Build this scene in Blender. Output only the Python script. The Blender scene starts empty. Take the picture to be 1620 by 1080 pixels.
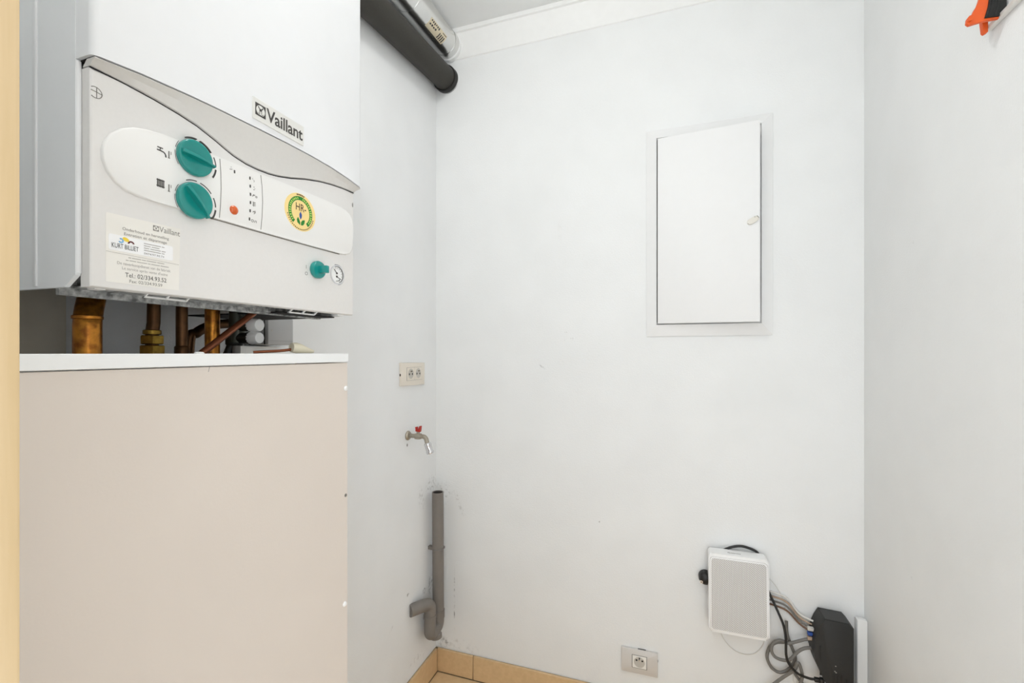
import bpy, bmesh, math, random
from mathutils import Vector, Matrix
random.seed(7)
S = bpy.context.scene
C = S.collection

# ------------------------------------------------------------------ camera, world, lights, exposure
YAW = 19.1
cd = bpy.data.cameras.new('camera'); cam = bpy.data.objects.new('camera', cd); C.objects.link(cam)
cd.sensor_width = 36.0; cd.lens = 36.0 * 720 / 1620; cd.shift_y = 18 / 1620; cd.clip_start = 0.02
cam.location = (0.874, 0.0, 1.25)
cam.rotation_euler = (math.pi / 2, 0, math.radians(YAW))
S.camera = cam

W = bpy.data.worlds.new('world'); S.world = W; W.use_nodes = True
bg = W.node_tree.nodes['Background']
bg.inputs['Color'].default_value = (0.905, 0.95, 1.0, 1); bg.inputs['Strength'].default_value = 2.6

# the room's ceiling lamp (above the frame, near the boiler)
ll = bpy.data.lights.new('ceiling_lamp_light', 'POINT'); ll.energy = 8.4; ll.color = (0.99, 0.99, 0.985); ll.shadow_soft_size = 0.035
lo_ = bpy.data.objects.new('ceiling_lamp_light', ll); lo_.location = (0.46, 0.47, 2.38); C.objects.link(lo_)

S.view_settings.view_transform = 'Standard'
S.view_settings.look = 'None'
S.view_settings.gamma = 1.0
S.view_settings.use_curve_mapping = False
S.view_settings.exposure = 0.0

# ------------------------------------------------------------------ materials
def lin(c):
    f = lambda v: v / 12.92 if v <= 0.04045 else ((v + 0.055) / 1.055) ** 2.4
    return tuple(f(x / 255.0) for x in c) + (1.0,)

MATS = {}
def mat(name, rgb, rough=0.5, metal=0.0, spec=0.5, noise=0.0, nscale=40.0, bump=0.0, bscale=300.0, coat=0.0, rgb2=None, detail=4.0, stretch=None):
    m = bpy.data.materials.new(name); m.use_nodes = True
    nt = m.node_tree; N = nt.nodes; L = nt.links
    p = N['Principled BSDF']
    p.inputs['Roughness'].default_value = rough; p.inputs['Metallic'].default_value = metal
    p.inputs['Specular IOR Level'].default_value = spec
    p.inputs['Coat Weight'].default_value = coat
    tc = N.new('ShaderNodeTexCoord'); co = tc.outputs['Object']
    if stretch:
        mp = N.new('ShaderNodeMapping'); mp.inputs['Scale'].default_value = stretch
        L.new(co, mp.inputs['Vector']); co = mp.outputs['Vector']
    nz = N.new('ShaderNodeTexNoise'); nz.inputs['Scale'].default_value = nscale; nz.inputs['Detail'].default_value = detail
    L.new(co, nz.inputs['Vector'])
    mx = N.new('ShaderNodeMix'); mx.data_type = 'RGBA'; mx.name = 'base_mix'
    c1 = lin(rgb)
    c2 = lin(rgb2) if rgb2 else tuple(min(1, x * (1 - noise)) for x in c1[:3]) + (1,)
    mx.inputs[6].default_value = c1; mx.inputs[7].default_value = c2
    rm = N.new('ShaderNodeMapRange'); rm.inputs['From Min'].default_value = 0.35; rm.inputs['From Max'].default_value = 0.68
    L.new(nz.outputs['Fac'], rm.inputs['Value']); L.new(rm.outputs['Result'], mx.inputs[0])
    L.new(mx.outputs[2], p.inputs['Base Color'])
    if bump:
        b = N.new('ShaderNodeBump'); b.inputs['Strength'].default_value = bump; b.inputs['Distance'].default_value = 0.002
        n2 = N.new('ShaderNodeTexNoise'); n2.inputs['Scale'].default_value = bscale; n2.inputs['Detail'].default_value = 3
        L.new(tc.outputs['Object'], n2.inputs['Vector']); L.new(n2.outputs['Fac'], b.inputs['Height'])
        L.new(b.outputs['Normal'], p.inputs['Normal'])
    MATS[name] = m
    return m

def add_stains(m, stains):
    """stains/scuffs with their own shape: (centre xyz, radii xyz, rotation xyz, strength, colour, noise scale)"""
    nt = m.node_tree; N = nt.nodes; L = nt.links
    p = N['Principled BSDF']
    cur = p.inputs['Base Color'].links[0].from_socket
    tc = N.new('ShaderNodeTexCoord')
    for (c, r, rot, st, col, ns, thr) in stains:
        mp = N.new('ShaderNodeMapping'); mp.vector_type = 'TEXTURE'
        mp.inputs['Location'].default_value = c; mp.inputs['Rotation'].default_value = rot; mp.inputs['Scale'].default_value = r
        L.new(tc.outputs['Object'], mp.inputs['Vector'])
        ln = N.new('ShaderNodeVectorMath'); ln.operation = 'LENGTH'; L.new(mp.outputs['Vector'], ln.inputs[0])
        a = N.new('ShaderNodeMapRange'); a.interpolation_type = 'SMOOTHSTEP'
        a.inputs['From Min'].default_value = 1.0; a.inputs['From Max'].default_value = 0.3
        L.new(ln.outputs['Value'], a.inputs['Value'])
        nz = N.new('ShaderNodeTexNoise'); nz.inputs['Scale'].default_value = ns; nz.inputs['Detail'].default_value = 5
        L.new(tc.outputs['Object'], nz.inputs['Vector'])
        b = N.new('ShaderNodeMapRange'); b.inputs['From Min'].default_value = thr; b.inputs['From Max'].default_value = thr + 0.24
        L.new(nz.outputs['Fac'], b.inputs['Value'])
        mu = N.new('ShaderNodeMath'); mu.operation = 'MULTIPLY'; L.new(a.outputs['Result'], mu.inputs[0]); L.new(b.outputs['Result'], mu.inputs[1])
        m2 = N.new('ShaderNodeMath'); m2.operation = 'MULTIPLY'; m2.inputs[1].default_value = st; L.new(mu.outputs[0], m2.inputs[0])
        mx = N.new('ShaderNodeMix'); mx.data_type = 'RGBA'; mx.inputs[7].default_value = lin(col)
        L.new(m2.outputs[0], mx.inputs[0]); L.new(cur, mx.inputs[6]); cur = mx.outputs[2]
    L.new(cur, p.inputs['Base Color'])

WALL = dict(rough=0.75, spec=0.25, noise=0.03, nscale=6.0, bump=0.25, bscale=260.0)
mat('wall_back', (239, 240, 239), **WALL)
mat('wall_left', (239, 240, 240), **WALL)
mat('wall_right', (239, 240, 239), **WALL)
mat('plaster', (240, 241, 240), rough=0.8, spec=0.2, noise=0.02, nscale=10, bump=0.3, bscale=160)
mat('coving', (243, 243, 241), rough=0.6, noise=0.02)
mat('tile_beige', (222, 190, 146), rough=0.35, noise=0.12, nscale=60, rgb2=(214, 181, 136))
mat('tile_floor', (226, 198, 156), rough=0.4, noise=0.12, nscale=50, rgb2=(220, 190, 147))
mat('grout', (150, 132, 108), rough=0.9)
mat('oak', (214, 190, 152), rough=0.45, noise=0.1, nscale=9, rgb2=(200, 174, 132), stretch=(14, 14, 0.7))
mat('boiler_white', (236, 237, 238), rough=0.42, spec=0.4, noise=0.01)
mat('boiler_side', (238, 240, 241), rough=0.4, spec=0.4, noise=0.01)
mat('panel_plastic', (233, 231, 228), rough=0.45, spec=0.35, noise=0.015, nscale=200)
mat('lip_shade_grey', (222, 220, 216), rough=0.5, spec=0.35, noise=0.02, nscale=200)  # shade of the down-facing lip painted in as a greyer plastic
mat('plate_plastic', (240, 239, 236), rough=0.4, spec=0.4, noise=0.01)
mat('teal', (0, 142, 136), rough=0.24, spec=0.5, noise=0.05, coat=0.4)
mat('print_dark', (66, 63, 60), rough=0.6)
mat('print_grey', (128, 124, 118), rough=0.6)
mat('print_light_grey', (170, 166, 160), rough=0.6)
mat('badge', (226, 225, 220), rough=0.35, metal=0.0)
mat('sticker_paper', (240, 237, 230), rough=0.6, noise=0.02)
mat('sticker_white', (247, 247, 247), rough=0.35)
mat('gap_dark', (24, 22, 20), rough=0.9)
mat('orange_lens', (214, 92, 22), rough=0.12, coat=0.6)
mat('hr_cream', (250, 222, 150), rough=0.5)
mat('hr_green', (30, 128, 40), rough=0.5)
mat('hr_lime', (196, 226, 110), rough=0.5)
mat('hr_blue', (44, 82, 160), rough=0.5)
mat('hr_brown', (70, 48, 30), rough=0.5)
mat('logo_blue', (128, 176, 214), rough=0.5)
mat('logo_yellow', (246, 214, 70), rough=0.5)
mat('logo_maroon', (92, 26, 28), rough=0.5)
mat('dusty_metal', (205, 205, 202), rough=0.8, metal=0.0, nscale=110, rgb2=(104, 104, 102), bump=0.4, bscale=400)
mat('bracket_metal', (70, 68, 66), rough=0.6, metal=0.4, noise=0.2)
mat('chrome', (220, 220, 222), rough=0.15, metal=1.0)
mat('copper', (206, 138, 52), rough=0.3, metal=0.8, nscale=90, rgb2=(140, 84, 30), bump=0.1)
mat('copper_tube', (150, 88, 58), rough=0.38, metal=0.6, noise=0.15)
mat('copper_dark', (96, 66, 40), rough=0.4, metal=0.8, noise=0.3, nscale=80)
mat('brass', (150, 122, 52), rough=0.35, metal=0.9, nscale=120, rgb2=(110, 86, 34))
mat('valve_black', (34, 34, 32), rough=0.45, noise=0.2)
mat('valve_olive', (78, 80, 70), rough=0.4, metal=0.5, noise=0.3)
mat('white_plastic', (240, 240, 238), rough=0.4, noise=0.01)
mat('jbox_grey', (176, 176, 176), rough=0.55, noise=0.02)
mat('jbox_seal', (58, 57, 55), rough=0.7)
mat('backing_grey', (214, 206, 190), rough=0.75, noise=0.04)
mat('board_white', (242, 243, 242), rough=0.4, noise=0.01)
mat('cream_plastic', (228, 220, 196), rough=0.45, noise=0.03)
mat('panel_beige', (224, 214, 204), rough=0.6, spec=0.25, noise=0.03, nscale=5, bump=0.05)
mat('socket_cream', (231, 223, 210), rough=0.45, noise=0.01)
mat('socket_white', (240, 238, 232), rough=0.4, noise=0.01)
mat('socket_well', (196, 192, 184), rough=0.5)
mat('socket_hole', (30, 28, 26), rough=0.9)
mat('socket_plate_grey', (216, 212, 207), rough=0.45, noise=0.02)
mat('tap_metal', (172, 164, 150), rough=0.32, metal=0.75, noise=0.15, nscale=140)
mat('red_lever', (178, 34, 20), rough=0.4, noise=0.1)
mat('pvc_grey', (128, 122, 116), rough=0.5, noise=0.08, nscale=30)
mat('pvc_inside', (60, 56, 52), rough=0.8)
mat('silver_foil', (226, 226, 224), rough=0.24, metal=1.0, noise=0.05, nscale=25, bump=0.08, bscale=60)
mat('black_pipe', (60, 58, 53), rough=0.6, spec=0.3, noise=0.1, nscale=200, bump=0.1, bscale=500)
mat('black_rubber', (30, 29, 27), rough=0.6)
mat('cabinet_white', (238, 238, 237), rough=0.55, spec=0.5, noise=0.008)
mat('cabinet_frame', (239, 239, 238), rough=0.28, spec=0.5, noise=0.008)
mat('latch', (226, 222, 212), rough=0.35)
mat('device_white', (246, 246, 245), rough=0.4)
mat('router_black', (38, 38, 37), rough=0.55, noise=0.15, nscale=300)
mat('router_top_lit', (52, 52, 51), rough=0.55, noise=0.1, nscale=300)  # lighter copy of the router black, light from above painted in
mat('cable_grey', (122, 119, 114), rough=0.5, noise=0.05)
mat('cable_black', (26, 25, 24), rough=0.45)
mat('cable_white', (226, 224, 218), rough=0.5)
mat('cable_tan', (182, 158, 136), rough=0.5)
mat('cable_brown', (120, 88, 66), rough=0.5)
mat('clear_plug', (206, 204, 198), rough=0.2)
mat('holder_orange', (226, 92, 30), rough=0.4, noise=0.08)
mat('holder_black', (26, 27, 25), rough=0.6)
mat('rail_white', (232, 231, 226), rough=0.4)
mat('label_tan', (224, 212, 184), rough=0.5)

# perforated grille: real dark holes as a fine pattern (about two pixels pitch)
g = mat('grille', (228, 227, 225), rough=0.5)
nt = g.node_tree; N = nt.nodes; L = nt.links
tc = N.new('ShaderNodeTexCoord'); mp = N.new('ShaderNodeMapping'); mp.inputs['Rotation'].default_value = (0, math.radians(45), 0)
L.new(tc.outputs['Object'], mp.inputs['Vector'])
vs = N.new('ShaderNodeVectorMath'); vs.operation = 'SCALE'; vs.inputs['Scale'].default_value = 250.0; L.new(mp.outputs['Vector'], vs.inputs[0])
fr = N.new('ShaderNodeVectorMath'); fr.operation = 'FRACTION'; L.new(vs.outputs['Vector'], fr.inputs[0])
sb = N.new('ShaderNodeVectorMath'); sb.operation = 'SUBTRACT'; sb.inputs[1].default_value = (0.5, 0.5, 0.5); L.new(fr.outputs['Vector'], sb.inputs[0])
ml = N.new('ShaderNodeVectorMath'); ml.operation = 'MULTIPLY'; ml.inputs[1].default_value = (1, 0, 1); L.new(sb.outputs['Vector'], ml.inputs[0])
le = N.new('ShaderNodeVectorMath'); le.operation = 'LENGTH'; L.new(ml.outputs['Vector'], le.inputs[0])
cm = N.new('ShaderNodeMapRange'); cm.inputs['From Min'].default_value = 0.33; cm.inputs['From Max'].default_value = 0.26; L.new(le.outputs['Value'], cm.inputs['Value'])
mx = N.new('ShaderNodeMix'); mx.data_type = 'RGBA'; mx.inputs[7].default_value = lin((120, 118, 116))
L.new(cm.outputs['Result'], mx.inputs[0]); L.new(N['base_mix'].outputs[2], mx.inputs[6]); L.new(mx.outputs[2], N['Principled BSDF'].inputs['Base Color'])

# stains on the walls
dk = (120, 116, 108)
add_stains(MATS['wall_back'], [
    ((0.525, 1.606, 1.3245), (0.011, 0.1, 0.005), (0, 0, 0), 0.7, dk, 150, 0.50),
    ((0.519, 1.606, 1.300), (0.011, 0.1, 0.010), (0, 0.6, 0), 0.6, dk, 160, 0.53),
    ((0.545, 1.606, 1.300), (0.009, 0.1, 0.007), (0, 0, 0), 0.5, dk, 160, 0.53),
    ((0.434, 1.606, 1.199), (0.018, 0.1, 0.0038), (0, 0.62, 0), 0.75, dk, 130, 0.40),
    ((0.090, 1.606, 0.690), (0.010, 0.1, 0.034), (0, -0.45, 0), 0.6, (132, 116, 104), 130, 0.52),
    ((0.112, 1.606, 0.640), (0.010, 0.1, 0.050), (0, -0.5, 0), 0.35, dk, 110, 0.52),
    ((0.030, 1.606, 0.700), (0.055, 0.1, 0.060), (0, 0, 0), 0.35, dk, 90, 0.50),
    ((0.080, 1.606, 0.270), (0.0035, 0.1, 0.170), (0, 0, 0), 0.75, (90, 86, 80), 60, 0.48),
    ((0.105, 1.606, 0.115), (0.120, 0.1, 0.030), (0, 0.06, 0), 0.25, dk, 90, 0.50),
    ((0.035, 1.606, 0.110), (0.035, 0.1, 0.030), (0, 0, 0), 0.6, (96, 92, 86), 70, 0.46),
    ((0.500, 1.606, 1.690), (0.012, 0.1, 0.050), (0, 0, 0), 0.12, (190, 176, 164), 60, 0.45),
    ((0.640, 1.606, 0.660), (0.006, 0.1, 0.006), (0, 0, 0), 0.7, dk, 200, 0.45),
])
add_stains(MATS['wall_left'], [
    ((0, 1.490, 0.710), (0.1, 0.030, 0.060), (0.3, 0, 0), 0.40, dk, 80, 0.48),
    ((0, 1.570, 0.740), (0.1, 0.060, 0.045), (0, 0, 0), 0.45, dk, 90, 0.47),
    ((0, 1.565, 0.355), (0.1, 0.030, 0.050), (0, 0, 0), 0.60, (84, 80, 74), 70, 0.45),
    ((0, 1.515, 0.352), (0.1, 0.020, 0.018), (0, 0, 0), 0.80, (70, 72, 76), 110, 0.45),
    ((0, 1.400, 0.395), (0.1, 0.010, 0.010), (0, 0, 0), 0.70, dk, 120, 0.42),
    ((0, 1.470, 0.130), (0.1, 0.090, 0.020), (-0.2, 0, 0), 0.35, dk, 80, 0.52),
    ((0, 1.395, 0.925), (0.1, 0.006, 0.008), (0, 0, 0), 0.8, (90, 86, 78), 100, 0.40),
    ((0, 1.300, 0.330), (0.1, 0.020, 0.012), (0.6, 0, 0), 0.35, dk, 120, 0.50),
])
add_stains(MATS['wall_right'], [
    ((1.416, 1.32, 1.51), (0.1, 0.005, 0.005), (0, 0, 0), 0.5, dk, 100, 0.4),
    ((1.416, 1.33, 0.72), (0.1, 0.014, 0.004), (0.7, 0, 0), 0.35, dk, 100, 0.45),
])

# ------------------------------------------------------------------ mesh helpers
def sm(me, ang=40):
    for p in me.polygons: p.use_smooth = True
    try: me.set_sharp_from_angle(angle=math.radians(ang))
    except Exception: pass

def obj(name, bm, m, parent=None, smooth=True, ang=40):
    me = bpy.data.meshes.new(name)
    bmesh.ops.recalc_face_normals(bm, faces=bm.faces)
    bm.to_mesh(me); bm.free()
    if smooth: sm(me, ang)
    me.materials.append(MATS[m])
    o = bpy.data.objects.new(name, me); C.objects.link(o)
    if parent: o.parent = parent; o.matrix_parent_inverse = parent.matrix_world.inverted()
    return o

def tag(o, label, cat, group=None):
    o['label'] = label; o['category'] = cat
    if group: o['group'] = group
    return o

def thing(name, label, cat, loc=(0, 0, 0), group=None):
    o = bpy.data.objects.new(name, None); o.empty_display_size = 0.05; o.location = loc; C.objects.link(o)
    o.matrix_world = Matrix.Translation(loc)
    return tag(o, label, cat, group)

def struct(o, label=None):
    o['kind'] = 'structure'
    if label: o['label'] = label
    return o

def B(): return bmesh.new()

def box(bm, x0, x1, y0, y1, z0, z1, bev=0.0, seg=2):
    r = bmesh.ops.create_cube(bm, size=1.0)
    vs = r['verts']
    for v in vs:
        v.co = Vector(((x0 + x1) / 2 + v.co.x * (x1 - x0), (y0 + y1) / 2 + v.co.y * (y1 - y0), (z0 + z1) / 2 + v.co.z * (z1 - z0)))
    if bev:
        es = {e for v in vs for e in v.link_edges}
        bmesh.ops.bevel(bm, geom=list(es), offset=bev, segments=seg, affect='EDGES', profile=0.5)
    return bm

def frame_of(d):
    d = d.normalized()
    up = Vector((0, 0, 1)) if abs(d.z) < 0.95 else Vector((1, 0, 0))
    a = d.cross(up).normalized(); b = a.cross(d).normalized()
    return a, b

def lathe(bm, origin, axis, prof, seg=32, a0=None):
    """prof: (distance along axis, radius)"""
    o = Vector(origin); d = Vector(axis).normalized(); a, b = frame_of(d)
    rings = []
    for (h, r) in prof:
        if r <= 1e-7: rings.append([bm.verts.new(o + d * h)])
        else:
            rings.append([bm.verts.new(o + d * h + (a * math.cos(2 * math.pi * k / seg) + b * math.sin(2 * math.pi * k / seg)) * r) for k in range(seg)])
    for r0, r1 in zip(rings, rings[1:]):
        for k in range(seg):
            k2 = (k + 1) % seg
            if len(r0) == 1 and len(r1) == 1: continue
            if len(r0) == 1: bm.faces.new((r0[0], r1[k], r1[k2]))
            elif len(r1) == 1: bm.faces.new((r0[k], r0[k2], r1[0]))
            else: bm.faces.new((r0[k], r0[k2], r1[k2], r1[k]))
    return bm

def cyl(bm, p0, p1, r, seg=24, r1=None):
    p0 = Vector(p0); p1 = Vector(p1); h = (p1 - p0).length
    return lathe(bm, p0, p1 - p0, [(0, 0), (0, r), (h, r if r1 is None else r1), (h, 0)], seg)

def spline(pts, n=10):
    P = [Vector(p) for p in pts]; out = []
    Q = [P[0] * 2 - P[1]] + P + [P[-1] * 2 - P[-2]]
    for i in range(1, len(Q) - 2):
        for k in range(n):
            t = k / n; p0, p1, p2, p3 = Q[i - 1], Q[i], Q[i + 1], Q[i + 2]
            out.append(0.5 * ((2 * p1) + (p2 - p0) * t + (2 * p0 - 5 * p1 + 4 * p2 - p3) * t * t + (3 * p1 - p0 - 3 * p2 + p3) * t ** 3))
    out.append(P[-1]); return out

def fillet(pts, rad, n=8):
    """round the corners of a polyline with arcs"""
    P = [Vector(p) for p in pts]; out = [P[0]]
    for i in range(1, len(P) - 1):
        a = (P[i - 1] - P[i]); b = (P[i + 1] - P[i]); la, lb = a.length, b.length
        a.normalize(); b.normalize()
        ang = a.angle(b); t = min(rad / math.tan(ang / 2), la * 0.49, lb * 0.49)
        s, e = P[i] + a * t, P[i] + b * t
        for k in range(n + 1):
            u = k / n
            out.append((1 - u) ** 2 * s + 2 * u * (1 - u) * (P[i] * 0.75 + (s + e) * 0.125) + u * u * e)
    out.append(P[-1]); return out

def sweep(bm, pts, r, seg=12, caps=True):
    P = [Vector(p) for p in pts]; n = len(P)
    T = [(P[min(i + 1, n - 1)] - P[max(i - 1, 0)]).normalized() for i in range(n)]
    a, b = frame_of(T[0]); rings = []
    for i in range(n):
        if i:
            q = T[i - 1].rotation_difference(T[i]); a = q @ a; b = q @ b
        rr = r[i] if isinstance(r, (list, tuple)) else r
        rings.append([bm.verts.new(P[i] + (a * math.cos(2 * math.pi * k / seg) + b * math.sin(2 * math.pi * k / seg)) * rr) for k in range(seg)])
    for r0, r1 in zip(rings, rings[1:]):
        for k in range(seg):
            k2 = (k + 1) % seg; bm.faces.new((r0[k], r0[k2], r1[k2], r1[k]))
    if caps:
        bm.faces.new(rings[0]); bm.faces.new(rings[-1])
    return bm

# plane frames: (origin fn) map 2D (s,t) + height h to world
def PX(x):      # plane facing +x: s=y, t=z
    return lambda s, t, h=0.0: Vector((x + h, s, t))
def PY(y):      # plane facing -y: s=x, t=z
    return lambda s, t, h=0.0: Vector((s, y - h, t))

def prism(bm, F, poly, h0, h1, bev=0.0, seg=2):
    lo = [bm.verts.new(F(s, t, h0)) for s, t in poly]
    hi = [bm.verts.new(F(s, t, h1)) for s, t in poly]
    n = len(poly)
    top = bm.faces.new(hi); bm.faces.new(lo[::-1])
    for k in range(n):
        bm.faces.new((lo[k], lo[(k + 1) % n], hi[(k + 1) % n], hi[k]))
    if bev:
        bmesh.ops.bevel(bm, geom=list(top.edges), offset=bev, segments=seg, affect='EDGES', profile=0.5)
    return bm

def rrect(s0, s1, t0, t1, r, n=6):
    out = []
    for (cx, cy, a0) in ((s1 - r, t1 - r, 0), (s0 + r, t1 - r, 90), (s0 + r, t0 + r, 180), (s1 - r, t0 + r, 270)):
        for k in range(n + 1):
            a = math.radians(a0 + 90 * k / n); out.append((cx + r * math.cos(a), cy + r * math.sin(a)))
    return out

def ell(cx, cy, rx, ry, n=40, rot=0):
    c, s = math.cos(rot), math.sin(rot)
    return [(cx + rx * math.cos(2 * math.pi * k / n) * c - ry * math.sin(2 * math.pi * k / n) * s,
             cy + rx * math.cos(2 * math.pi * k / n) * s + ry * math.sin(2 * math.pi * k / n) * c) for k in range(n)]

def arcband(bm, F, cx, cy, r0, r1, a0, a1, h0, h1, n=10):
    outer = [(cx + r1 * math.cos(math.radians(a0 + (a1 - a0) * k / n)), cy + r1 * math.sin(math.radians(a0 + (a1 - a0) * k / n))) for k in range(n + 1)]
    inner = [(cx + r0 * math.cos(math.radians(a0 + (a1 - a0) * k / n)), cy + r0 * math.sin(math.radians(a0 + (a1 - a0) * k / n))) for k in range(n + 1)]
    for k in range(n):
        prism(bm, F, [inner[k], outer[k], outer[k + 1], inner[k + 1]], h0, h1)
    return bm

def line(bm, F, p, q, w, h0, h1):
    p = Vector(p); q = Vector(q); d = (q - p).normalized(); nn = Vector((-d.y, d.x)) * w / 2
    return prism(bm, F, [tuple(p + nn), tuple(p - nn), tuple(q - nn), tuple(q + nn)], h0, h1)

def polyline(bm, F, pts, w, h0, h1):
    for p, q in zip(pts, pts[1:]): line(bm, F, p, q, w, h0, h1)
    return bm

def text(name, body, F, s0, t0, width=None, height=None, m='print_dark', parent=None, bold=0.0, h=0.0002, slant=0.0, spacing=1.0):
    """text as thin raised print; (s0,t0) = lower-left of its bounding box; fitted to width / height"""
    cu = bpy.data.curves.new('lettering', 'FONT'); cu.body = body; cu.size = 1.0; cu.offset = bold; cu.resolution_u = 3; cu.space_character = spacing
    t = bpy.data.objects.new('lettering', cu); C.objects.link(t)
    dg = bpy.context.evaluated_depsgraph_get()
    me = bpy.data.meshes.new_from_object(t.evaluated_get(dg))
    bpy.data.objects.remove(t); bpy.data.curves.remove(cu)
    xs = [v.co.x for v in me.vertices]; ys = [v.co.y for v in me.vertices]
    x0, x1, y0, y1 = min(xs), max(xs), min(ys), max(ys)
    kx = width / (x1 - x0) if width else None; ky = height / (y1 - y0) if height else None
    kx = kx or ky; ky = ky or kx
    for v in me.vertices:
        sx = (v.co.x - x0) * kx; sy = (v.co.y - y0) * ky
        v.co = F(s0 + sx, t0 + sy + slant * sx, h)
    me.materials.clear(); me.materials.append(MATS[m])
    o = bpy.data.objects.new(name, me); C.objects.link(o)
    if parent: o.parent = parent; o.matrix_parent_inverse = parent.matrix_world.inverted()
    return o

# ------------------------------------------------------------------ room shell
RX, RY, CZ, NY = 1.4155, 1.606, 2.492, 0.10          # right wall, back wall, ceiling, inner face of the doorway wall
wl = struct(obj('wall_left', box(B(), -0.10, 0.0, 0.0, RY + 0.1, -0.02, CZ + 0.05), 'wall_left', smooth=False), 'white painted wall with boiler and tap')
wb = struct(obj('wall_back', box(B(), 0.0, RX, RY, RY + 0.1, -0.02, CZ + 0.05), 'wall_back', smooth=False), 'white painted back wall with scuffs')
wr = struct(obj('wall_right', box(B(), RX, RX + 0.1, NY, RY + 0.1, -0.02, CZ + 0.05), 'wall_right', smooth=False), 'plain white painted wall')
bm = B()
box(bm, 0.0, 0.612, NY - 0.10, NY, 0, CZ); box(bm, 1.4155, RX + 0.1, NY - 0.10, NY, 0, CZ); box(bm, 0.612, 1.4155, NY - 0.10, NY, 2.10, CZ)
struct(obj('wall_front', bm, 'plaster', smooth=False), 'white wall around the doorway')
ceil = struct(obj('ceiling', box(B(), 0.0, RX, 0.0, RY, CZ, CZ + 0.05), 'plaster', smooth=False), 'white ceiling')

# floor with separate tiles
fl = struct(obj('floor', box(B(), 0.0, RX, 0.0, RY, -0.02, -0.002), 'grout', smooth=False), 'beige tiled floor')
def tile_mesh(name, x0, x1, y0, y1, z0, z1, m, parent, bev=0.0015):
    return obj(name, box(B(), x0, x1, y0, y1, z0, z1, bev, 1), m, parent)
xe = [0.012, 0.45, 0.90, 1.35, RX]; ye = [1.594, 1.15, 0.70, 0.25, 0.0]
for i in range(4):
    for j in range(4):
        tile_mesh('floor_tile', xe[i] + 0.0012, xe[i + 1] - 0.0012, ye[j + 1] + 0.0012, ye[j] - 0.0012, -0.008, 0.0, 'tile_floor', fl)

# skirting tiles
bb = struct(obj('baseboard_back', box(B(), 0.0, RX, RY - 0.003, RY - 0.0002, -0.002, 0.088), 'grout', smooth=False), 'beige tile skirting')
for a, b in ((0.011, 0.1625), (0.1645, 0.613), (0.615, 1.063), (1.065, RX - 0.001)):
    tile_mesh('skirting_tile', a, b, RY - 0.012, RY - 0.0025, 0.001, 0.090, 'tile_beige', bb)
bl = struct(obj('baseboard_left', box(B(), 0.0002, 0.003, 0.70, RY - 0.003, -0.002, 0.088), 'grout', smooth=False), 'beige tile skirting')
for a, b in ((1.25, RY - 0.0125), (0.80, 1.248), (0.70, 0.798)):
    tile_mesh('skirting_tile', 0.0025, 0.012, a, b, 0.001, 0.090, 'tile_beige', bl)
br = struct(obj('baseboard_right', box(B(), RX - 0.003, RX - 0.0002, 0.25, RY - 0.013, -0.002, 0.088), 'grout', smooth=False), 'beige tile skirting')
for a, b in ((1.16, RY - 0.0135), (0.71, 1.158), (0.26, 0.708)):
    tile_mesh('skirting_tile', RX - 0.012, RX - 0.0025, a, b, 0.001, 0.090, 'tile_beige', br)

# coving along the back wall
prof = [(RY - 0.0002, 2.389), (RY - 0.004, 2.391), (RY - 0.008, 2.42), (RY - 0.014, 2.45), (RY - 0.022, 2.468), (RY - 0.024, 2.475), (RY - 0.031, 2.477), (RY - 0.032, CZ - 0.0002), (RY - 0.0002, CZ - 0.0002)]
bm = B(); lo = [bm.verts.new((0.0, y, z)) for y, z in prof]; hi = [bm.verts.new((RX, y, z)) for y, z in prof]; n = len(prof)
bm.faces.new(lo); bm.faces.new(hi[::-1])
for k in range(n): bm.faces.new((lo[k], lo[(k + 1) % n], hi[(k + 1) % n], hi[k]))
struct(obj('trim_1', bm, 'coving', ang=25), 'white coving under the ceiling')

# oak door frame of the doorway the camera stands in
dr = thing('door_1', 'pale oak door frame of the doorway', 'door frame', (0.65, 0.05, 0)); dr['kind'] = 'structure'; del dr['category']
bm = B(); box(bm, 0.612, 0.647, -0.03, NY, 0.0, 2.10, 0.0015); obj('jamb', bm, 'oak', dr)
bm = B(); box(bm, 1.3805, 1.4155, -0.03, NY, 0.0, 2.10, 0.0015); obj('jamb', bm, 'oak', dr)
bm = B(); box(bm, 0.647, 1.3805, -0.03, NY, 2.0655, 2.10, 0.0015); obj('head', bm, 'oak', dr)

# ------------------------------------------------------------------ boiler
boiler = thing('gas_boiler', 'white wall-hung gas boiler with teal dials and wavy lip in shade grey', 'boiler', (0.15, 0.51, 1.318))
CX, PNX, SX = 0.318, 0.3055, 0.292                     # casing front, control panel front, side sheet front edge
Y0, Y1 = 0.298, 0.728
top_curve = [(Y0, 1.5550), (0.345, 1.5615), (0.40, 1.5665), (0.4307, 1.5685), (0.4947, 1.5715), (0.55, 1.5735), (0.60, 1.5742), (0.6434, 1.5732), (0.69, 1.5695), (Y1, 1.5640)]
low_curve = [(0.303, 1.5478), (0.335, 1.5475), (0.3654, 1.5458), (0.392, 1.5430), (0.4157, 1.5390), (0.4404, 1.5315), (0.455, 1.5260), (0.4681, 1.5218), (0.487, 1.5185), (0.5059, 1.5178), (0.525, 1.5188), (0.5433, 1.5215), (0.568, 1.5275), (0.5985, 1.5370), (0.6331, 1.5452), (0.66, 1.5495), (0.6858, 1.5524), (0.7205, 1.5550)]
ZT = 2.13
bm = B(); F = PX(0.0)
prism(bm, F, top_curve + [(Y1, ZT), (Y0, ZT)], 0.02, CX)
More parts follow.
